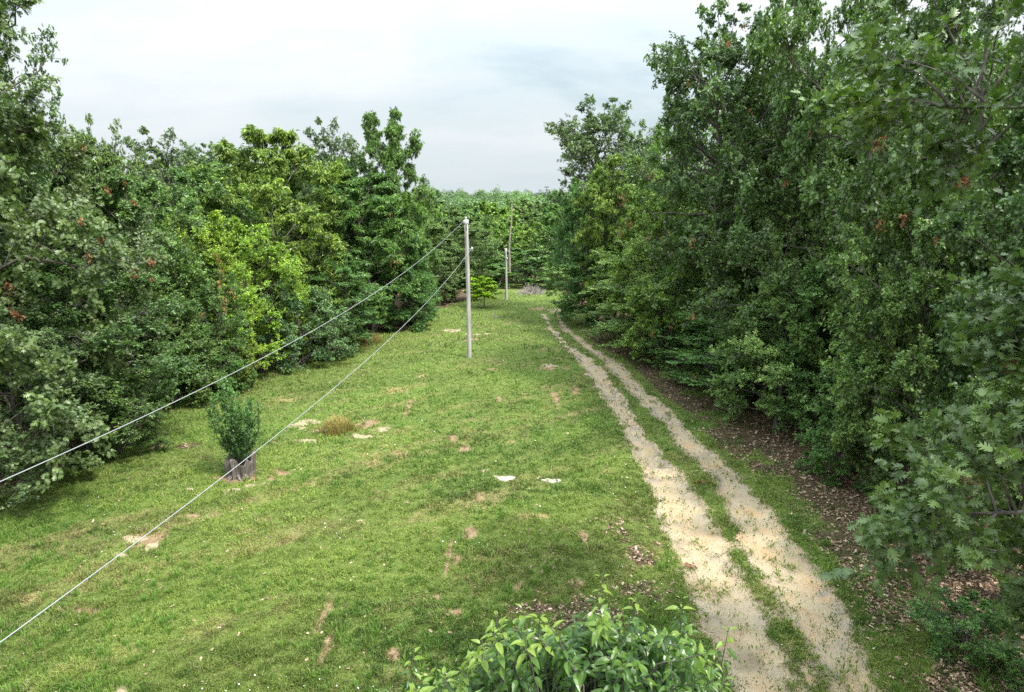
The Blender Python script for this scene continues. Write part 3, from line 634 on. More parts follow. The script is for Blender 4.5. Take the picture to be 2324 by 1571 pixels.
# ------------------------------------------------------------------ orange-brown dead twig clusters hung on the trees where the photo shows them
CL = {}
for e, pr in TREES[:62]:
    if pr.startswith('far'): continue
    s = e.scale; a = e.rotation_euler.z; p = BIG[pr]['pts'] * np.array(s); ca, sa = math.cos(a), math.sin(a)
    q = np.stack([p[:, 0] * ca - p[:, 1] * sa + e.location.x, p[:, 0] * sa + p[:, 1] * ca + e.location.y, p[:, 2] + e.location.z], 1)
    CL[e] = (q, *project(q))
def dead_cluster(px, py, size, n, pick=None):
    best = None
    for e, (q, qx, qy, qd) in CL.items():
        k = np.where((np.abs(qx - px) < 14) & (np.abs(qy - py) < 14) & (qd > 1))[0]
        if len(k) and (best is None or qd[k].min() < best[0]): j = k[np.argmin(qd[k])]; best = (qd[j], e, q[j])
    if best is None: return
    d, e, c = best; rs = np.random.RandomState(int(px * 7 + py)); sz = size * .85 / FOC * d
    O = c + np.array([0, -.12, 0]) + rs.randn(n, 3) * np.array([.28, .2, .38]) * sz
    V, F_, kv = leaves('oaklite', O, rs.randn(n, 3) * np.array([.5, .5, .3]) + np.array([0, 0, -1]), np.array([0, -1., .2]) + rs.randn(n, 3) * .6, rs.uniform(.08, .14, n))
    inv = e.matrix_basis.inverted(); M = np.array(inv); V = V @ M[:3, :3].T + M[:3, 3]
    o = link('dead_leaf_cluster', mesh('dead_leaf_cluster', V, [F_], M_deadleaf, np.repeat(rs.rand(n), kv)), e); o['label'] = 'cluster of dead orange-brown leaves'
for q in [(250, 428, 16, 22), (303, 447, 14, 18), (300, 400, 12, 14), (196, 576, 16, 20), (345, 600, 18, 28), (320, 628, 18, 24), (20, 642, 18, 20), (57, 722, 20, 26), (38, 716, 14, 14), (22, 700, 14, 12), (190, 490, 12, 12), (246, 530, 12, 12),
          (205, 320, 12, 12), (45, 135, 16, 16), (500, 595, 18, 22), (515, 615, 20, 26), (512, 640, 14, 16), (525, 690, 16, 20), (517, 708, 14, 16), (540, 652, 14, 14), (470, 712, 12, 10), (345, 640, 10, 8), (905, 605, 26, 26), (880, 600, 14, 12), (893, 478, 12, 8),
          (1408, 462, 22, 24), (1412, 495, 16, 20), (1400, 522, 16, 18), (1438, 395, 20, 18), (1396, 455, 14, 14), (1480, 405, 16, 16), (1440, 375, 14, 12), (1555, 547, 20, 22), (1480, 530, 14, 14), (1990, 335, 34, 60), (2172, 395, 16, 18), (1990, 500, 30, 36), (2040, 490, 18, 22),
          (1560, 842, 20, 24), (2290, 822, 14, 16), (1680, 62, 16, 18), (1640, 90, 14, 14), (1560, 190, 12, 12), (1775, 425, 12, 12), (1560, 705, 14, 14), (1520, 735, 12, 14), (1470, 760, 12, 12), (2410 - 300, 545, 12, 10), (1700, 240, 14, 14), (1822, 315, 14, 12), (295, 590, 10, 8)]:
    dead_cluster(*q)

# ------------------------------------------------------------------ poles and wires
def pole(px, pyb, pyt, r, label):
    x, y, z = at(px, pyb); d = depth(x, y, z); H = height_for(px, d, pyt)
    e = bpy.data.objects.new('utility_pole', None); COL.objects.link(e); e.location = (x, y, z - .05)
    tag(e, label, 'utility pole', 'weathered poles standing in the clearing')
    t = Tubes(); s = np.linspace(0, 1, 14); rs = np.random.RandomState(int(px))
    t.add(np.column_stack([.03 * np.sin(s * 3) - .06 * s, .02 * np.sin(s * 5), s * H]), r * (1.08 - .22 * s) * (1 + rs.randn(14) * .012), 14, cap=True)
    link('shaft', t.mesh('pole_shaft', M_pole), e); return e, H, (x, y, z)
def lathe_tube(name, P, r, mat, parent, k=10): t = Tubes(); t.add(P, r, k, cap=True); return link(name, t.mesh(name, mat), parent)
p1, H1, b1 = pole(1065, 811, 503, .118, 'tall weathered grey wooden pole in the middle of the clearing, wires on it')
top1 = np.array([-.06, 0, H1])
lathe_tube('pole_cap', [top1 + (0, 0, -.04), top1 + (0, 0, .02), top1 + (0, 0, .14), top1 + (0, 0, .17)], [.145, .15, .14, .03], M_ins, p1)
lathe_tube('insulator', [top1 + (0, 0, .12), top1 + (0, 0, .20), top1 + (0, 0, .22), top1 + (0, 0, .27), top1 + (0, 0, .31)], [.03, .03, .06, .05, .01], M_ins, p1)
lathe_tube('bracket', [top1 + (.02, -.13, -.08), top1 + (.02, -.13, -.30), top1 + (.02, -.13, -.42)], [.045, .05, .02], M_metal, p1, 6)
zl = H1 * (811 - 560) / (811 - 503)
lathe_tube('bracket', [(.05, -.05, zl), (.17, -.10, zl), (.26, -.12, zl + .01)], [.02, .02, .018], M_metal, p1, 6)
lathe_tube('insulator', [(.24, -.12, zl - .05), (.24, -.12, zl), (.24, -.12, zl + .05), (.24, -.12, zl + .11)], [.035, .06, .05, .02], M_ins, p1)
A1 = np.array(b1) + np.array([-.06, -.03, H1 + .16]); A2 = np.array(b1) + np.array([.24, -.14, zl])
p2, H2, b2 = pole(1149, 682, 562, .115, 'shorter weathered wooden pole farther up the clearing, near the brush heap')
zk = H2 - .42
lathe_tube('bracket', [(0, -.02, H2 - .2), (.18, -.05, H2 - .26), (.40, -.1, H2 - .30)], [.02, .02, .015], M_metal, p2, 6)
lathe_tube('insulator', [(.09, -.1, zk - .6), (.10, -.1, zk - .5), (.10, -.1, zk - .40)], [.04, .06, .02], M_ins, p2)
def wire(name, pts, r, label, k=5):
    t = Tubes(); t.add(pts, r, k); o = link(name, t.mesh(name, M_wire)); tag(o, label, 'wire', 'wires strung from the first pole' if 'upper' in label or 'lower' in label else None); return o
def span(A, B, sag, n=60, ext=1.0):
    t = np.linspace(0, ext, n)[:, None]; return A + (B - A) * t - np.array([0, 0, 1.]) * 4 * sag * t * (1 - t)
wire('power_line', span(A1, np.array(unp(0, 1093, 9)), .75, 80, 1.5), .0075, 'upper white wire running from the pole top down to the left edge')
wire('power_line', span(A2, np.array(unp(0, 1458, 7)), .68, 80, 1.35), .0075, 'lower white wire crossing the grass in front of the stump shrub')
Bk = np.array(b2) + np.array([.40, -.1, H2 - .30]); Cc = np.array(unp(1128, 652, 66)); s = np.linspace(0, 1, 20)[:, None]
mid = np.array(unp(1145, 628, 68)); P = (1 - s) ** 2 * Bk + 2 * s * (1 - s) * mid + s ** 2 * Cc
s2 = np.linspace(0, 1, 40)[1:, None]; Dd = np.array(b1) + np.array([.05, .12, zl - .1]); m2 = Cc + (Cc - mid) * 1.2
P2 = (1 - s2) ** 2 * Cc + 2 * s2 * (1 - s2) * m2 + s2 ** 2 * Dd
wire('slack_wire', np.concatenate([P, P2]), .013, 'thin slack wire drooping from the second pole', 4)

# ------------------------------------------------------------------ stump with the shrub growing out of it
sx, sy, sz = at(548, 1076)
def stump():
    rs = np.random.RandomState(4); n = 72; th = np.arange(n) * 2 * np.pi / n; rings = []
    rim = .70 + .13 * np.sin(3 * th + 1) + .09 * np.sin(7 * th) + rs.uniform(-.07, .10, n)
    fl = .035 * np.sin(11 * th + 1) + .03 * np.sin(17 * th) + rs.uniform(-.018, .018, n)
    for s in np.linspace(0, 1, 9):
        r = .37 + .10 * s + .07 * max(0, .25 - s) * 4 * (1 + .6 * np.sin(5 * th)); rings.append(np.column_stack([(r + fl * (1.2 - .3 * s)) * np.cos(th), (r + fl) * np.sin(th), rim * s - .05]))
    for s, rr in ((.97, .41), (.8, .34), (.4, .30), (.35, .02)): rings.append(np.column_stack([rr * np.cos(th), rr * np.sin(th), rim * s if rr > .1 else np.full(n, .25)]))
    V = np.concatenate(rings); i = np.arange(len(rings) - 1)[:, None] * n; j = np.arange(n)[None]
    F_ = np.stack([i + j, i + (j + 1) % n, i + n + (j + 1) % n, i + n + j], -1).reshape(-1, 4)
    e = bpy.data.objects.new('tree_stump', None); COL.objects.link(e); e.location = (sx, sy, sz); e.scale = (1.0, 1.0, .84); tag(e, 'hollow grey rotten tree stump with a jagged rim and a shrub growing in it', 'stump')
    link('shell', mesh('stump_shell', V, [F_], M_stump), e)
    for a, l in ((-2.0, .55), (-.9, .4), (-1.4, .35), (.1, .35), (2.6, .4)):
        t = Tubes(); s = np.linspace(0, 1, 6); t.add(np.column_stack([(.36 + l * s) * np.cos(a + .3 * s), (.36 + l * s) * np.sin(a + .3 * s), .16 * (1 - s) ** 2 - .02]), .06 * (1 - .8 * s), 7, cap=True); link('root', t.mesh('root', M_stump), e)
stump()
def stump_shrub():
    rs = np.random.RandomState(8); st = Tubes(); A, B = [], []
    for k in range(26):
        az = rs.uniform(0, 6.28); lean = rs.uniform(.02, .50); L_ = rs.uniform(1.3, 2.35) * (1.1 - .6 * lean); s = np.linspace(0, 1, 8)
        r0 = rs.uniform(0, .14); h = (r0 + L_ * (np.sin(lean) * s + .25 * lean * np.sin(s * 3.1)))
        P = np.column_stack([h * math.cos(az), h * math.sin(az), .3 + L_ * math.cos(lean) * s]); P[1:] += np.cumsum(rs.randn(7, 3) * .03, 0)
        st.add(P, .014 * (1 - .8 * s) + .003, 4)
        for m in range(26):
            u = rs.uniform(.12, 1); f = u * 7; q = P[min(6, int(f))] * (1 - f % 1) + P[min(7, int(f) + 1)] * (f % 1)
            d = unit(np.array([math.cos(az), math.sin(az), 0]) * .3 + rs.randn(3) * np.array([.7, .7, .3]) + np.array([0, 0, .8])); l = rs.uniform(.15, .48) * (1.15 - .55 * u); A.append(q); B.append(q + d * l); st.add(np.array([q, q + d * l]), np.array([.004, .002]), 3)
    A, B = np.array(A), np.array(B); idx = np.repeat(np.arange(len(A)), 16); u = rs.rand(len(idx)); O = A[idx] + (B - A)[idx] * u[:, None] + rs.randn(len(idx), 3) * .02
    V, F_, kv = leaves('small', O, (B - A)[idx] * 2 + rs.randn(len(idx), 3) * .6, np.array([0, 0, 1.]) + rs.randn(len(idx), 3) * .6, rs.uniform(.045, .085, len(idx)))
    hgt = np.clip((O[:, 2] - .9) / 1.8, 0, 1)
    e = bpy.data.objects.new('shrub', None); COL.objects.link(e); e.location = (sx - .02, sy, sz - .05); e.scale = (.92, .92, 1.24); tag(e, 'upright vase-shaped green shrub sprouting from the grey stump', 'shrub')
    link('stems', st.mesh('stems', M_bark), e); link('foliage', mesh('foliage', V, [F_], M_gloss, np.repeat(np.clip(rs.rand(len(idx)) * .6 + hgt * .4, 0, 1), kv)), e, (.070, .150, .036))
stump_shrub()

# ------------------------------------------------------------------ yellow-green sapling
grow('sapling', 41, 4.0, 1.5, .32, 'dome', 26, 7, 7, 20, 'kite', .17, 'layer', rtrunk=.07)
xx, yy, zz = at(1099, 698); d = depth(xx, yy, zz)
e = plant('sapling', xx, yy, zz, height_for(1099, d, 625), 31 / FOC * d, (.26, .37, .016), 'small bright yellow-green sapling standing alone on the grass beside the first pole', name='sapling')
# leaning dead trunk in the far trees
def snag():
    x, y, z = spot(1156, 82); H = height_for(1160, 82, 462); t = Tubes(); s = np.linspace(0, 1, 12)
    x0, x1 = (1154 - 1162) / FOC * 82 - x, (1161 - 1162) / FOC * 82 - x
    P = np.column_stack([x0 + (x1 - x0) * s + .08 * np.sin(9 * s), -.3 * s, H * s]); t.add(P, .17 * (1 - .72 * s), 7, cap=True)
    for a, l in ((.72, .5), (.85, -.35), (.93, .3)): q = P[int(a * 11)]; t.add(np.array([q, q + np.array([l * .5, 0, .35]), q + np.array([l, 0, .6])]), np.array([.035, .025, .01]), 4)
    o = link('dead_tree', t.mesh('dead_tree', M_deadwood), None, None, (x, y, z)); tag(o, 'thin bare leaning dead trunk above the second pole', 'dead tree')
snag()
# heap of cut brush
def brush():
    x, y, z = at(1206, 667); d = depth(x, y, z); r = 21 / FOC * d; rs = np.random.RandomState(2); t = Tubes()
    for k in range(330):
        a = rs.uniform(0, 6.28); q = np.array([rs.normal(0, .38) * r, rs.normal(0, .5) * r, rs.uniform(0, .12) * r]); dr = unit(np.array([rs.normal(0, 1) + q[0] / r * 1.4, rs.normal(0, .6), abs(rs.normal(.0, .75)) + .12])); l = rs.uniform(.5, 1.15) * r
        k1 = q + dr * l * .5 + rs.randn(3) * .06 * l; t.add(np.array([q, k1, q + dr * l + rs.randn(3) * .05]), np.array([.032, .022, .009]) * rs.uniform(.6, 1.3), 4)
    o = link('brush_heap', t.mesh('brush_heap', M_deadwood), None, None, (x, y, z)); tag(o, 'heap of bare grey cut brush at the far end of the grass', 'brush pile')
brush()
# pale dead branches tangled at the left edge, and one bare limb over the grass
def dead_branches(px, py, d_up, label, seed, n=7, L_=1.6, ang=(1.2, 1.9), droop=0):
    x, y, z = at(px, py); rs = np.random.RandomState(seed); t = Tubes()
    for k in range(n):
        a = rs.uniform(-1, 1); P = [np.array([rs.normal(0, .15), rs.normal(0, .1), 0.])]; dr = unit(np.array([a * .8, rs.normal(0, .3), 1.0]))
        for m in range(6): dr = unit(dr + rs.randn(3) * .22 + np.array([a * .08, 0, -.12 * m * .5])); P.append(P[-1] + dr * L_ / 6 * rs.uniform(.8, 1.3))
        P = np.array(P); t.add(P, np.linspace(.03, .006, 7), 5)
        for m in range(7):
            q = P[rs.randint(1, 6)]; d1 = unit(rs.randn(3) * np.array([1, .5, .8])); t.add(np.array([q, q + d1 * .25 + rs.randn(3) * .03, q + d1 * .5]), np.array([.012, .008, .003]), 3)
    o = link('dead_branch', t.mesh('dead_branch', M_deadwood), None, None, (x, y, z)); tag(o, label, 'dead branch')
dead_branches(600, 845, 0, 'tangle of pale bare branches at the edge of the left wood', 3)
dead_branches(1118, 722, 0, 'short broken stake of pale wood in the grass near the sapling', 6, 2, .55)

# ------------------------------------------------------------------ bare pale sand in the turf, built as thin flat slabs
def sandpatch(px, py, w, dp, label, seed):
    x, y, z = at(px, py); d = depth(x, y, z); rx = w / FOC * d; ry = dp; rs = np.random.RandomState(seed); n = 22; th = np.arange(n) * 2 * np.pi / n; r = 1 + .22 * np.sin(2 * th + seed) + .16 * np.sin(3 * th) + .1 * np.sin(7 * th) + rs.uniform(-.06, .06, n)
    rings = [np.column_stack([rx * r * k * np.cos(th), ry * r * k * np.sin(th), np.full(n, h) + (rs.uniform(-.006, .006, n))]) for k, h in ((1, -.06), (1, -.01), (.9, .012), (.6, .018), (.25, .02))]
    V = np.concatenate(rings); i = np.arange(4)[:, None] * n; j = np.arange(n)[None]; F_ = np.stack([i + j, i + (j + 1) % n, i + n + (j + 1) % n, i + n + j], -1).reshape(-1, 4)
    o = link('flat_sand_patch', mesh('flat_sand_patch', V, [F_, (np.arange(n) + 4 * n)[None]], M_bare_sand, smooth_=True), None, None, (x, y, z + .03)); tag(o, label, 'sandpatch', 'bare pale sand patches in the turf')
M_bare_sand = simple_noise('pale_bare_sand', [(.3, (.30, .26, .20)), (.7, (.46, .42, .35))], 7, .9, .01)
sandpatch(1148, 1087, 17, .20, 'bare pale sand patch in the turf beside a short strip of bare soil', 1); sandpatch(1252, 1092, 18, .16, 'bare pale sand patch in the turf, the one nearer the track', 2)

# ------------------------------------------------------------------ dogwood whose top fills the bottom of the picture
def dogwood():
    rs = np.random.RandomState(12); st = Tubes(); LO, LD, LN, LS, LV = [], [], [], [], []
    base = np.array([.35, 2.2, 0.]); cz = 4.6
    st.add(np.array([[0, 0, 0], [.05, .1, 1.2], [.02, .25, 2.4], [.1, .5, 3.6], [.15, .9, 4.6]]), np.array([.11, .09, .075, .055, .03]), 8)
    def shoot(P, vig, young):
        n = len(P); st.add(P, np.linspace(.0055, .002, n) * vig, 4); ln = np.linalg.norm(np.diff(P, axis=0), axis=1).sum(); k = max(3, int(ln / .048))
        for m in range(k):
            u = .18 + .82 * (m + .5) / k; f = u * (n - 1); i0 = min(n - 2, int(f)); q = P[i0] + (P[i0 + 1] - P[i0]) * (f - i0); T_ = unit(P[i0 + 1] - P[i0]); az = m * 1.57 + rs.uniform(-.3, .3)
            a = unit(np.cross(T_, [0.3, .2, 1.])); b = np.cross(T_, a)
            for sgn in (1, -1):
                rad = sgn * (math.cos(az) * a + math.sin(az) * b); droop = rs.uniform(.35, 1.25) * (1.3 - u)
                LO.append(q + rad * .012); LD.append(rad + T_ * (.45 + .6 * (u > .9)) + np.array([0, 0, -droop])); LN.append(T_ * .8 + np.array([0, 0, .9]) + rs.randn(3) * .22)
                LS.append(rs.uniform(.045, .108) * (1 if u < .85 else .72)); LV.append(np.clip(rs.uniform(0, .45) + (.75 * young if u > .72 else 0) + .1 * young, 0, 1))
    # crown outline in the picture: shoots end on these rows
    outline = ([830, 860, 900, 950, 1000, 1050, 1090, 1130, 1180, 1230, 1280, 1340, 1370, 1400, 1450, 1500, 1550, 1600, 1640, 1680], [1560, 1535, 1525, 1510, 1490, 1470, 1425, 1395, 1385, 1405, 1390, 1372, 1335, 1372, 1395, 1392, 1385, 1440, 1480, 1560])
    n = 0
    while n < 720:
        d = rs.uniform(3.6, 5.4); px = rs.uniform(835, 1668); lim = np.interp(px, *outline) + 14; edge = rs.rand() ** 1.25
        py = lim + 12 + edge * 420 + (rs.rand() < .1) * -20
        if d > 5.0 and edge < .05: continue
        tip = np.array(unp(px, py, d)) - base
        if tip[2] > 7.2: continue
        L_ = rs.uniform(.28, .62); out = unit(np.array([tip[0] - .2, tip[1] - 1.7, 0]) + 1e-6); dr = unit(out * rs.uniform(.1, .9) + np.array([0, 0, 1.]) + rs.randn(3) * .2); s = np.linspace(0, 1, 6)[:, None]
        P = tip - dr * L_ * (1 - s) + out * (L_ * .22) * (s ** 2 - 1) * .0 + rs.randn(6, 3) * .006
        young = (1.0 if edge < .12 else .5 if edge < .3 else .1) * (1.0 if px < 1240 else .55) * (rs.rand() < .75)
        shoot(P, 1, young)
        hub = np.array([.12 + rs.uniform(-.1, .1), .7 + rs.uniform(-.2, .2), rs.uniform(3.6, 4.3)]); a = P[0]; mm = (a + hub) / 2 + np.array([0, 0, -.12]); st.add(np.array([hub, mm, a]), np.array([.013, .008, .005]), 4); n += 1
    for px, py, d, l in ((1371, 1302, 4.3, .62), (1187, 1372, 4.2, .4), (1127, 1392, 4.1, .35), (1655, 1425, 4.7, .5), (940, 1478, 4.3, .35), (1545, 1352, 4.9, .5), (1440, 1352, 4.8, .4), (1095, 1455, 4.0, .4), (1225, 1395, 4.3, .4)):
        tip = np.array(unp(px, py, d)) - base; s = np.linspace(0, 1, 7)[:, None]; dr = unit(np.array([rs.uniform(-.15, .25), .15, 1.])); P = tip - dr * l * (1 - s) + rs.randn(7, 3) * .005; shoot(P, 1.1, .9)
    O, D_, Nn, S, Vv = map(np.array, (LO, LD, LN, LS, LV)); V, F_, kv = leaves('ovate', O, D_, Nn, S)
    e = bpy.data.objects.new('dogwood_tree', None); COL.objects.link(e); e.location = base; tag(e, 'young tree with drooping pointed leaves and lime shoot tips at the bottom centre', 'tree')
    link('trunk', st.mesh('dogwood_trunk', M_bark), e); link('crown', mesh('dogwood_crown', V, [F_], M_dog, np.repeat(Vv, kv)), e, (.052, .118, .016)); print('dogwood', len(O))
dogwood()

# ------------------------------------------------------------------ grass, weeds, litter, gravel
def scatter(n, seed, dfall, dmax=75, dmin=10., pad=120):
    """points on the ground, even over the picture up to a distance fall-off"""
    rs = np.random.RandomState(seed); u = rs.rand(n); d = dmin * (1 - u * (1 - (dmin / dmax) ** dfall)) ** (-1 / dfall)
    px = rs.uniform(-pad, 2324 + pad, n); x = (px - 1162) / FOC * d; y = (d - CAM_H * sp_) / cp; z = ground_z(x, y); y = (d - (CAM_H - z) * sp_) / cp
    return x, y, ground_z(x, y) + .05 * (fbm(x, y, 4, 1.1) - .5), d, rs
def lerp(a, b, t): return np.asarray(a)[None] * (1 - t[:, None]) + np.asarray(b)[None] * t[:, None]
def grass():
    x, y, z, d, rs = scatter(1500000, 21, 1.0)
    sand, soil, straw, lit, rd, w = cover(x, y)
    p = (1 - .97 * sand) * (1 - .8 * soil) * (1 - .35 * straw) * (1 - .74 * lit) * smooth(3, 0, w); p = np.where((sand > .3) & (fbm(x, y, 3, 5.) > .60), p + .10, p)
    k = rs.rand(len(x)) < p; x, y, z, d, soil, straw, lit, w, sand = (q[k] for q in (x, y, z, d, soil, straw, lit, w, sand)); n = len(x)
    t1 = fbm(x + 5, y + 3, 4, .22); t2 = fbm(x + 31, y + 77, 4, .9); t3 = fbm(x + 11, y + 7, 3, 3.1)
    c = lerp((.062, .130, .020), (.125, .205, .034), smooth(.3, .7, t2)); yl = smooth(.40, .66, t1 + .45 * (t3 - .5)) * .75
    c = c * (1 - yl[:, None]) + np.array([.20, .255, .055]) * yl[:, None]
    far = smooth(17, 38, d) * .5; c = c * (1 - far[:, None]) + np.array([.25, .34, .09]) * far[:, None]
    dry = np.clip(straw * .8 + soil * .7 + lit * .25, 0, .9); c = c * (1 - dry[:, None]) + np.array([.26, .21, .09]) * dry[:, None]
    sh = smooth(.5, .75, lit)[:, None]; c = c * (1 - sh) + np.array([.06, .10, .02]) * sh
    c = c * (.80 + .40 * smooth(.35, .65, streak(x + 50, y + 20)) + .25 * smooth(.3, .7, fbm(x + 90, y + 15, 4, .13)))[:, None] * rs.uniform(.72, 1.28, n)[:, None]; b = rs.rand(n) < (.03 + .16 * smooth(.5, .7, fbm(x + 60, y + 20, 4, .6))); c[b] = np.array([.34, .29, .15]) * rs.uniform(.6, 1.1, b.sum())[:, None]
    tuft = smooth(.58, .72, fbm(x + 3, y + 61, 4, 1.3)) * (1 - smooth(.3, .6, lit) * .5)
    h = rs.uniform(.025, .075, n) * (.55 + 1.1 * smooth(.35, .65, fbm(x + 2, y + 8, 3, 5.))) * (1 + 1.8 * tuft * rs.rand(n)) * (1 + (d - 12) * .012); wd = .0055 * (d / 12) ** .9 * rs.uniform(.6, 1.5, n)
    broad = rs.rand(n) < .22; wd[broad] *= 2.6; h[broad] *= .55
    az = rs.uniform(0, 6.28, n); lean = rs.uniform(.15, 1.1, n); a2 = rs.uniform(0, 6.28, n)
    dx, dy = np.cos(az), np.sin(az); P0 = np.stack([x, y, z - .01], 1); side = np.stack([np.cos(a2), np.sin(a2), 0 * x], 1) * wd[:, None]
    tip = P0 + np.stack([dx * np.sin(lean) * h, dy * np.sin(lean) * h, h * np.cos(lean) + .01], 1)
    mid = P0 + np.stack([dx * np.sin(lean) * h * .3, dy * np.sin(lean) * h * .3, h * .6], 1)
    V = np.stack([P0 - side * .7, P0 + side * .7, mid + side, mid - side, tip], 1).reshape(-1, 3); i = np.arange(n)[:, None] * 5
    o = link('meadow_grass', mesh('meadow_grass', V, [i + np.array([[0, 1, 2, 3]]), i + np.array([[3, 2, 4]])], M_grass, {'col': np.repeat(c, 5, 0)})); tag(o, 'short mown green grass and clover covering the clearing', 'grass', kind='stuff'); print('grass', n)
grass()
def blades(name, C_, n_each, hr, spread, col, label, cat, seed, wd=.006, kind='stuff', leanr=(.1, .8)):
    rs = np.random.RandomState(seed); x = np.repeat(C_[:, 0], n_each); y = np.repeat(C_[:, 1], n_each); k = np.repeat(C_[:, 2] if C_.shape[1] > 2 else np.ones(len(C_)), n_each); n = len(x); az = rs.uniform(0, 6.28, n); r = np.abs(rs.normal(0, spread, n)) * k
    x = x + r * np.cos(az); y = y + r * np.sin(az); z = ground_z(x, y); h = rs.uniform(*hr, n) * k; lean = rs.uniform(*leanr, n); side = np.stack([-np.sin(az), np.cos(az), 0 * x], 1) * wd
    P0 = np.stack([x, y, z], 1); D = np.stack([np.cos(az), np.sin(az), 0 * x], 1); P1 = P0 + D * (h * np.sin(lean) * .35)[:, None] + np.array([0, 0, 1.]) * (h * .65)[:, None]; P2 = P0 + D * (h * np.sin(lean))[:, None] + np.array([0, 0, 1.]) * (h * np.cos(lean * .8))[:, None]
    V = np.stack([P0 - side, P0 + side, P1 + side, P1 - side, P2], 1).reshape(-1, 3); i = np.arange(n)[:, None] * 5
    c = np.asarray(col[0])[None] + (np.asarray(col[1]) - np.asarray(col[0]))[None] * rs.rand(n)[:, None]
    me = mesh(name, V, [i + np.array([[0, 1, 2, 3]]), i + np.array([[3, 2, 4]])], M_grass, {'col': np.repeat(c, 5, 0)}); o = link(name, me); tag(o, label, cat, kind=kind); return o
x, y, z, d, rs = scatter(9000, 31, .8, 50)
sand, soil, straw, lit, rd, w = cover(x, y); k = (rs.rand(len(x)) < .55 * (fbm(x, y, 3, .35) > .46)) & (w < 1) & (rd > .1); C_ = np.stack([x[k], y[k], rs.uniform(.5, 1.25, k.sum())], 1)
blades('tall_grass_tufts', C_, 18, (.07, .22), .07, ((.06, .16, .015), (.17, .27, .05)), 'coarser taller grass tufts scattered through the mown clearing', 'grass', 5, .006)
x, y, z, d, rs = scatter(26000, 32, .8, 50)
sd = road_sd(x, y); near = np.minimum(np.abs(x - np.interp(y, [q[1] for q in LT], [q[0] for q in LT])), np.abs(x - np.interp(y, [q[1] for q in RT], [q[0] for q in RT])))
k = (sd < .15) & (near < 1.4) & (rs.rand(len(x)) < (.10 + .9 * smooth(.50, .62, fbm(x, y, 3, 1.2))) * (.35 + .65 * smooth(-.3, .05, sd))); C_ = np.stack([x[k], y[k], rs.uniform(.4, 1.2, k.sum())], 1)
blades('track_weeds', C_, 14, (.03, .11), .045, ((.10, .16, .02), (.24, .27, .06)), 'small weeds sprouting through the sandy wheel tracks', 'weeds', 6, .009, leanr=(.5, 1.4))
# dry tall grass clump beside bare sand
cx, cyy, cz = at(762, 985); rs = np.random.RandomState(3); q = rs.randn(110, 2) * np.array([.27, .25]) + np.array([cx, cyy + .25]); g = np.column_stack([q, rs.uniform(.6, 1.1, 110)])
blades('dry_grass_clump', g, 26, (.2, .62), .10, ((.20, .22, .05), (.44, .32, .11)), 'clump of tall dry golden-brown grass beside bare sandy patches', 'grass clump', 9, .006, None, (.05, .6))
q = np.array([at(px, py)[:2] for px, py in [(745, 800), (770, 795), (790, 790), (720, 806), (815, 783), (840, 775)]]); rs = np.random.RandomState(5); g = np.concatenate([q + rs.randn(*q.shape) * .5 for _ in range(16)])
blades('dry_edge_grass', np.column_stack([g, rs.uniform(.5, 1, len(g))]), 20, (.15, .45), .12, ((.20, .15, .04), (.33, .22, .08)), 'reddish dry grass fringe at the foot of the left wood', 'grass', 10, .008)
def flat_bits(name, n, seed, wfun, size, tpl, mat, label, cat, up=.35, dmax=60, lift=.02, fall=.9, dmin=10):
    x, y, z, d, rs = scatter(n, seed, fall, dmax, dmin); p = wfun(x, y, rs); k = rs.rand(n) < p; x, y, z, d = x[k], y[k], z[k], d[k]; m = len(x)
    O = np.stack([x, y, z + lift + rs.uniform(0, .015, m)], 1); V, F_, kv = leaves(tpl, O, rs.randn(m, 3) * np.array([1, 1, up]), np.array([0, 0, 1.]) + rs.randn(m, 3) * up, size * rs.uniform(.6, 1.3, m) * (1 + (d - 12) * .02))
    o = link(name, mesh(name, V, [F_], mat, np.repeat(rs.rand(m), kv))); tag(o, label, cat, kind='stuff'); print(name, m)
def wl(x, y, rs): s, so, st, li, rd, w = cover(x, y); return np.clip(li * .9, 0, 1) * (rd > -.05) * smooth(8, 3, w) + .012 * (rd > .1)
flat_bits('leaf_litter', 150000, 51, wl, .085, 'oaklite', M_litter, 'brown dead leaves littering the ground under the trees', 'leaf litter')
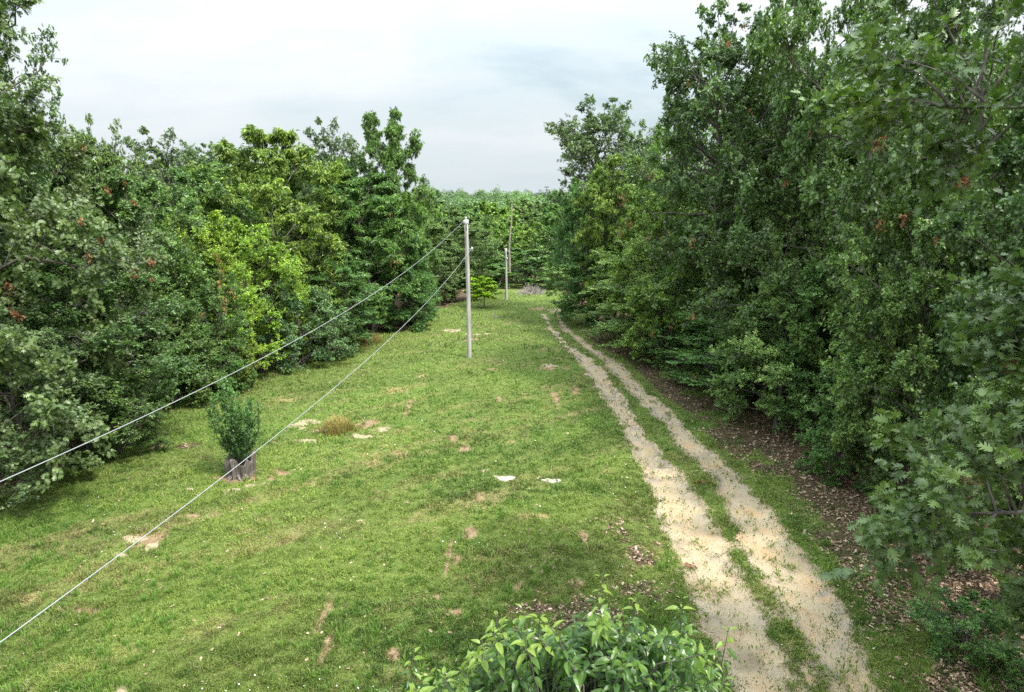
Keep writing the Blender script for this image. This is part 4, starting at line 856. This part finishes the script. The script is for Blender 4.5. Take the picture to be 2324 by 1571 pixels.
def pebbles():
    x, y, z, d, rs = scatter(150000, 61, .9, 28); sd = road_sd(x, y); k = (sd < .12) & (rs.rand(len(x)) < (.08 + .6 * smooth(.45, .6, fbm(x, y, 3, 1.2)))); x, y, z, d, sd = x[k], y[k], z[k], d[k], sd[k]; n = len(x); s = rs.uniform(.004, .011, n) * (1 + (d - 12) * .02) * (1 + 1.3 * (rs.rand(n) < .05))
    T_ = np.array([(1, 0, 0), (0, 1, 0), (-1, 0, 0), (0, -1, 0), (0, 0, .7), (0, 0, -.7)]); Fo = np.array([(0, 1, 4), (1, 2, 4), (2, 3, 4), (3, 0, 4), (1, 0, 5), (2, 1, 5), (3, 2, 5), (0, 3, 5)])
    a = rs.uniform(0, 6.28, n); c_, s_ = np.cos(a), np.sin(a); U = T_[None] * rs.uniform(.6, 1.3, (n, 6, 1)); V = np.stack([U[..., 0] * c_[:, None] - U[..., 1] * s_[:, None], U[..., 0] * s_[:, None] + U[..., 1] * c_[:, None], U[..., 2]], -1) * s[:, None, None]
    zz = z - .07 * smooth(.15, -.30, sd) + .014
    V = (V + np.stack([x, y, zz], 1)[:, None]).reshape(-1, 3); F_ = (Fo[None] + np.arange(n)[:, None, None] * 6).reshape(-1, 3)
    o = link('road_gravel', mesh('road_gravel', V, [F_], M_gravel, np.repeat(rs.rand(n), 6))); tag(o, 'loose pale gravel strewn over the wheel tracks', 'gravel', kind='stuff'); print('pebbles', n)
pebbles()
def small_heap(px, py, r, n, label, seed):
    x, y, z = at(px, py); rs = np.random.RandomState(seed); O = rs.randn(n, 3) * np.array([r, r * .6, .015]) + np.array([0, 0, .05])
    V, F_, kv = leaves('oaklite', O, rs.randn(n, 3) * np.array([1, 1, .3]), np.array([0, 0, 1.]) + rs.randn(n, 3) * .5, rs.uniform(.08, .14, n))
    o = link('fallen_twig_leaves', mesh('fallen_twig_leaves', V, [F_], M_deadleaf, np.repeat(rs.rand(n) * .6, kv)), None, None, (x, y, z)); tag(o, label, 'fallen leaves', 'fallen brown leaf clusters on the track')
small_heap(1592, 1097, .14, 22, 'small brown leaf cluster on the right wheel track', 1); small_heap(1569, 1285, .10, 14, 'small brown leaf cluster at the left edge of the track', 2)
# white clover heads and a few wildflowers
def fw(x, y, rs): s, so, st, li, rd, w = cover(x, y); return (.9 * (fbm(x + 9, y, 3, .5) > .58)) * (li < .2) * (rd > .1) * (w < -1)
M_white = plain('white_petals', (.75, .75, .7), .6)
flat_bits('clover_flowers', 2600, 71, fw, .035, 'blob', M_white, 'tiny white clover flowers dotted in the grass', 'flowers', .2, 45, .05)
print('scene built')
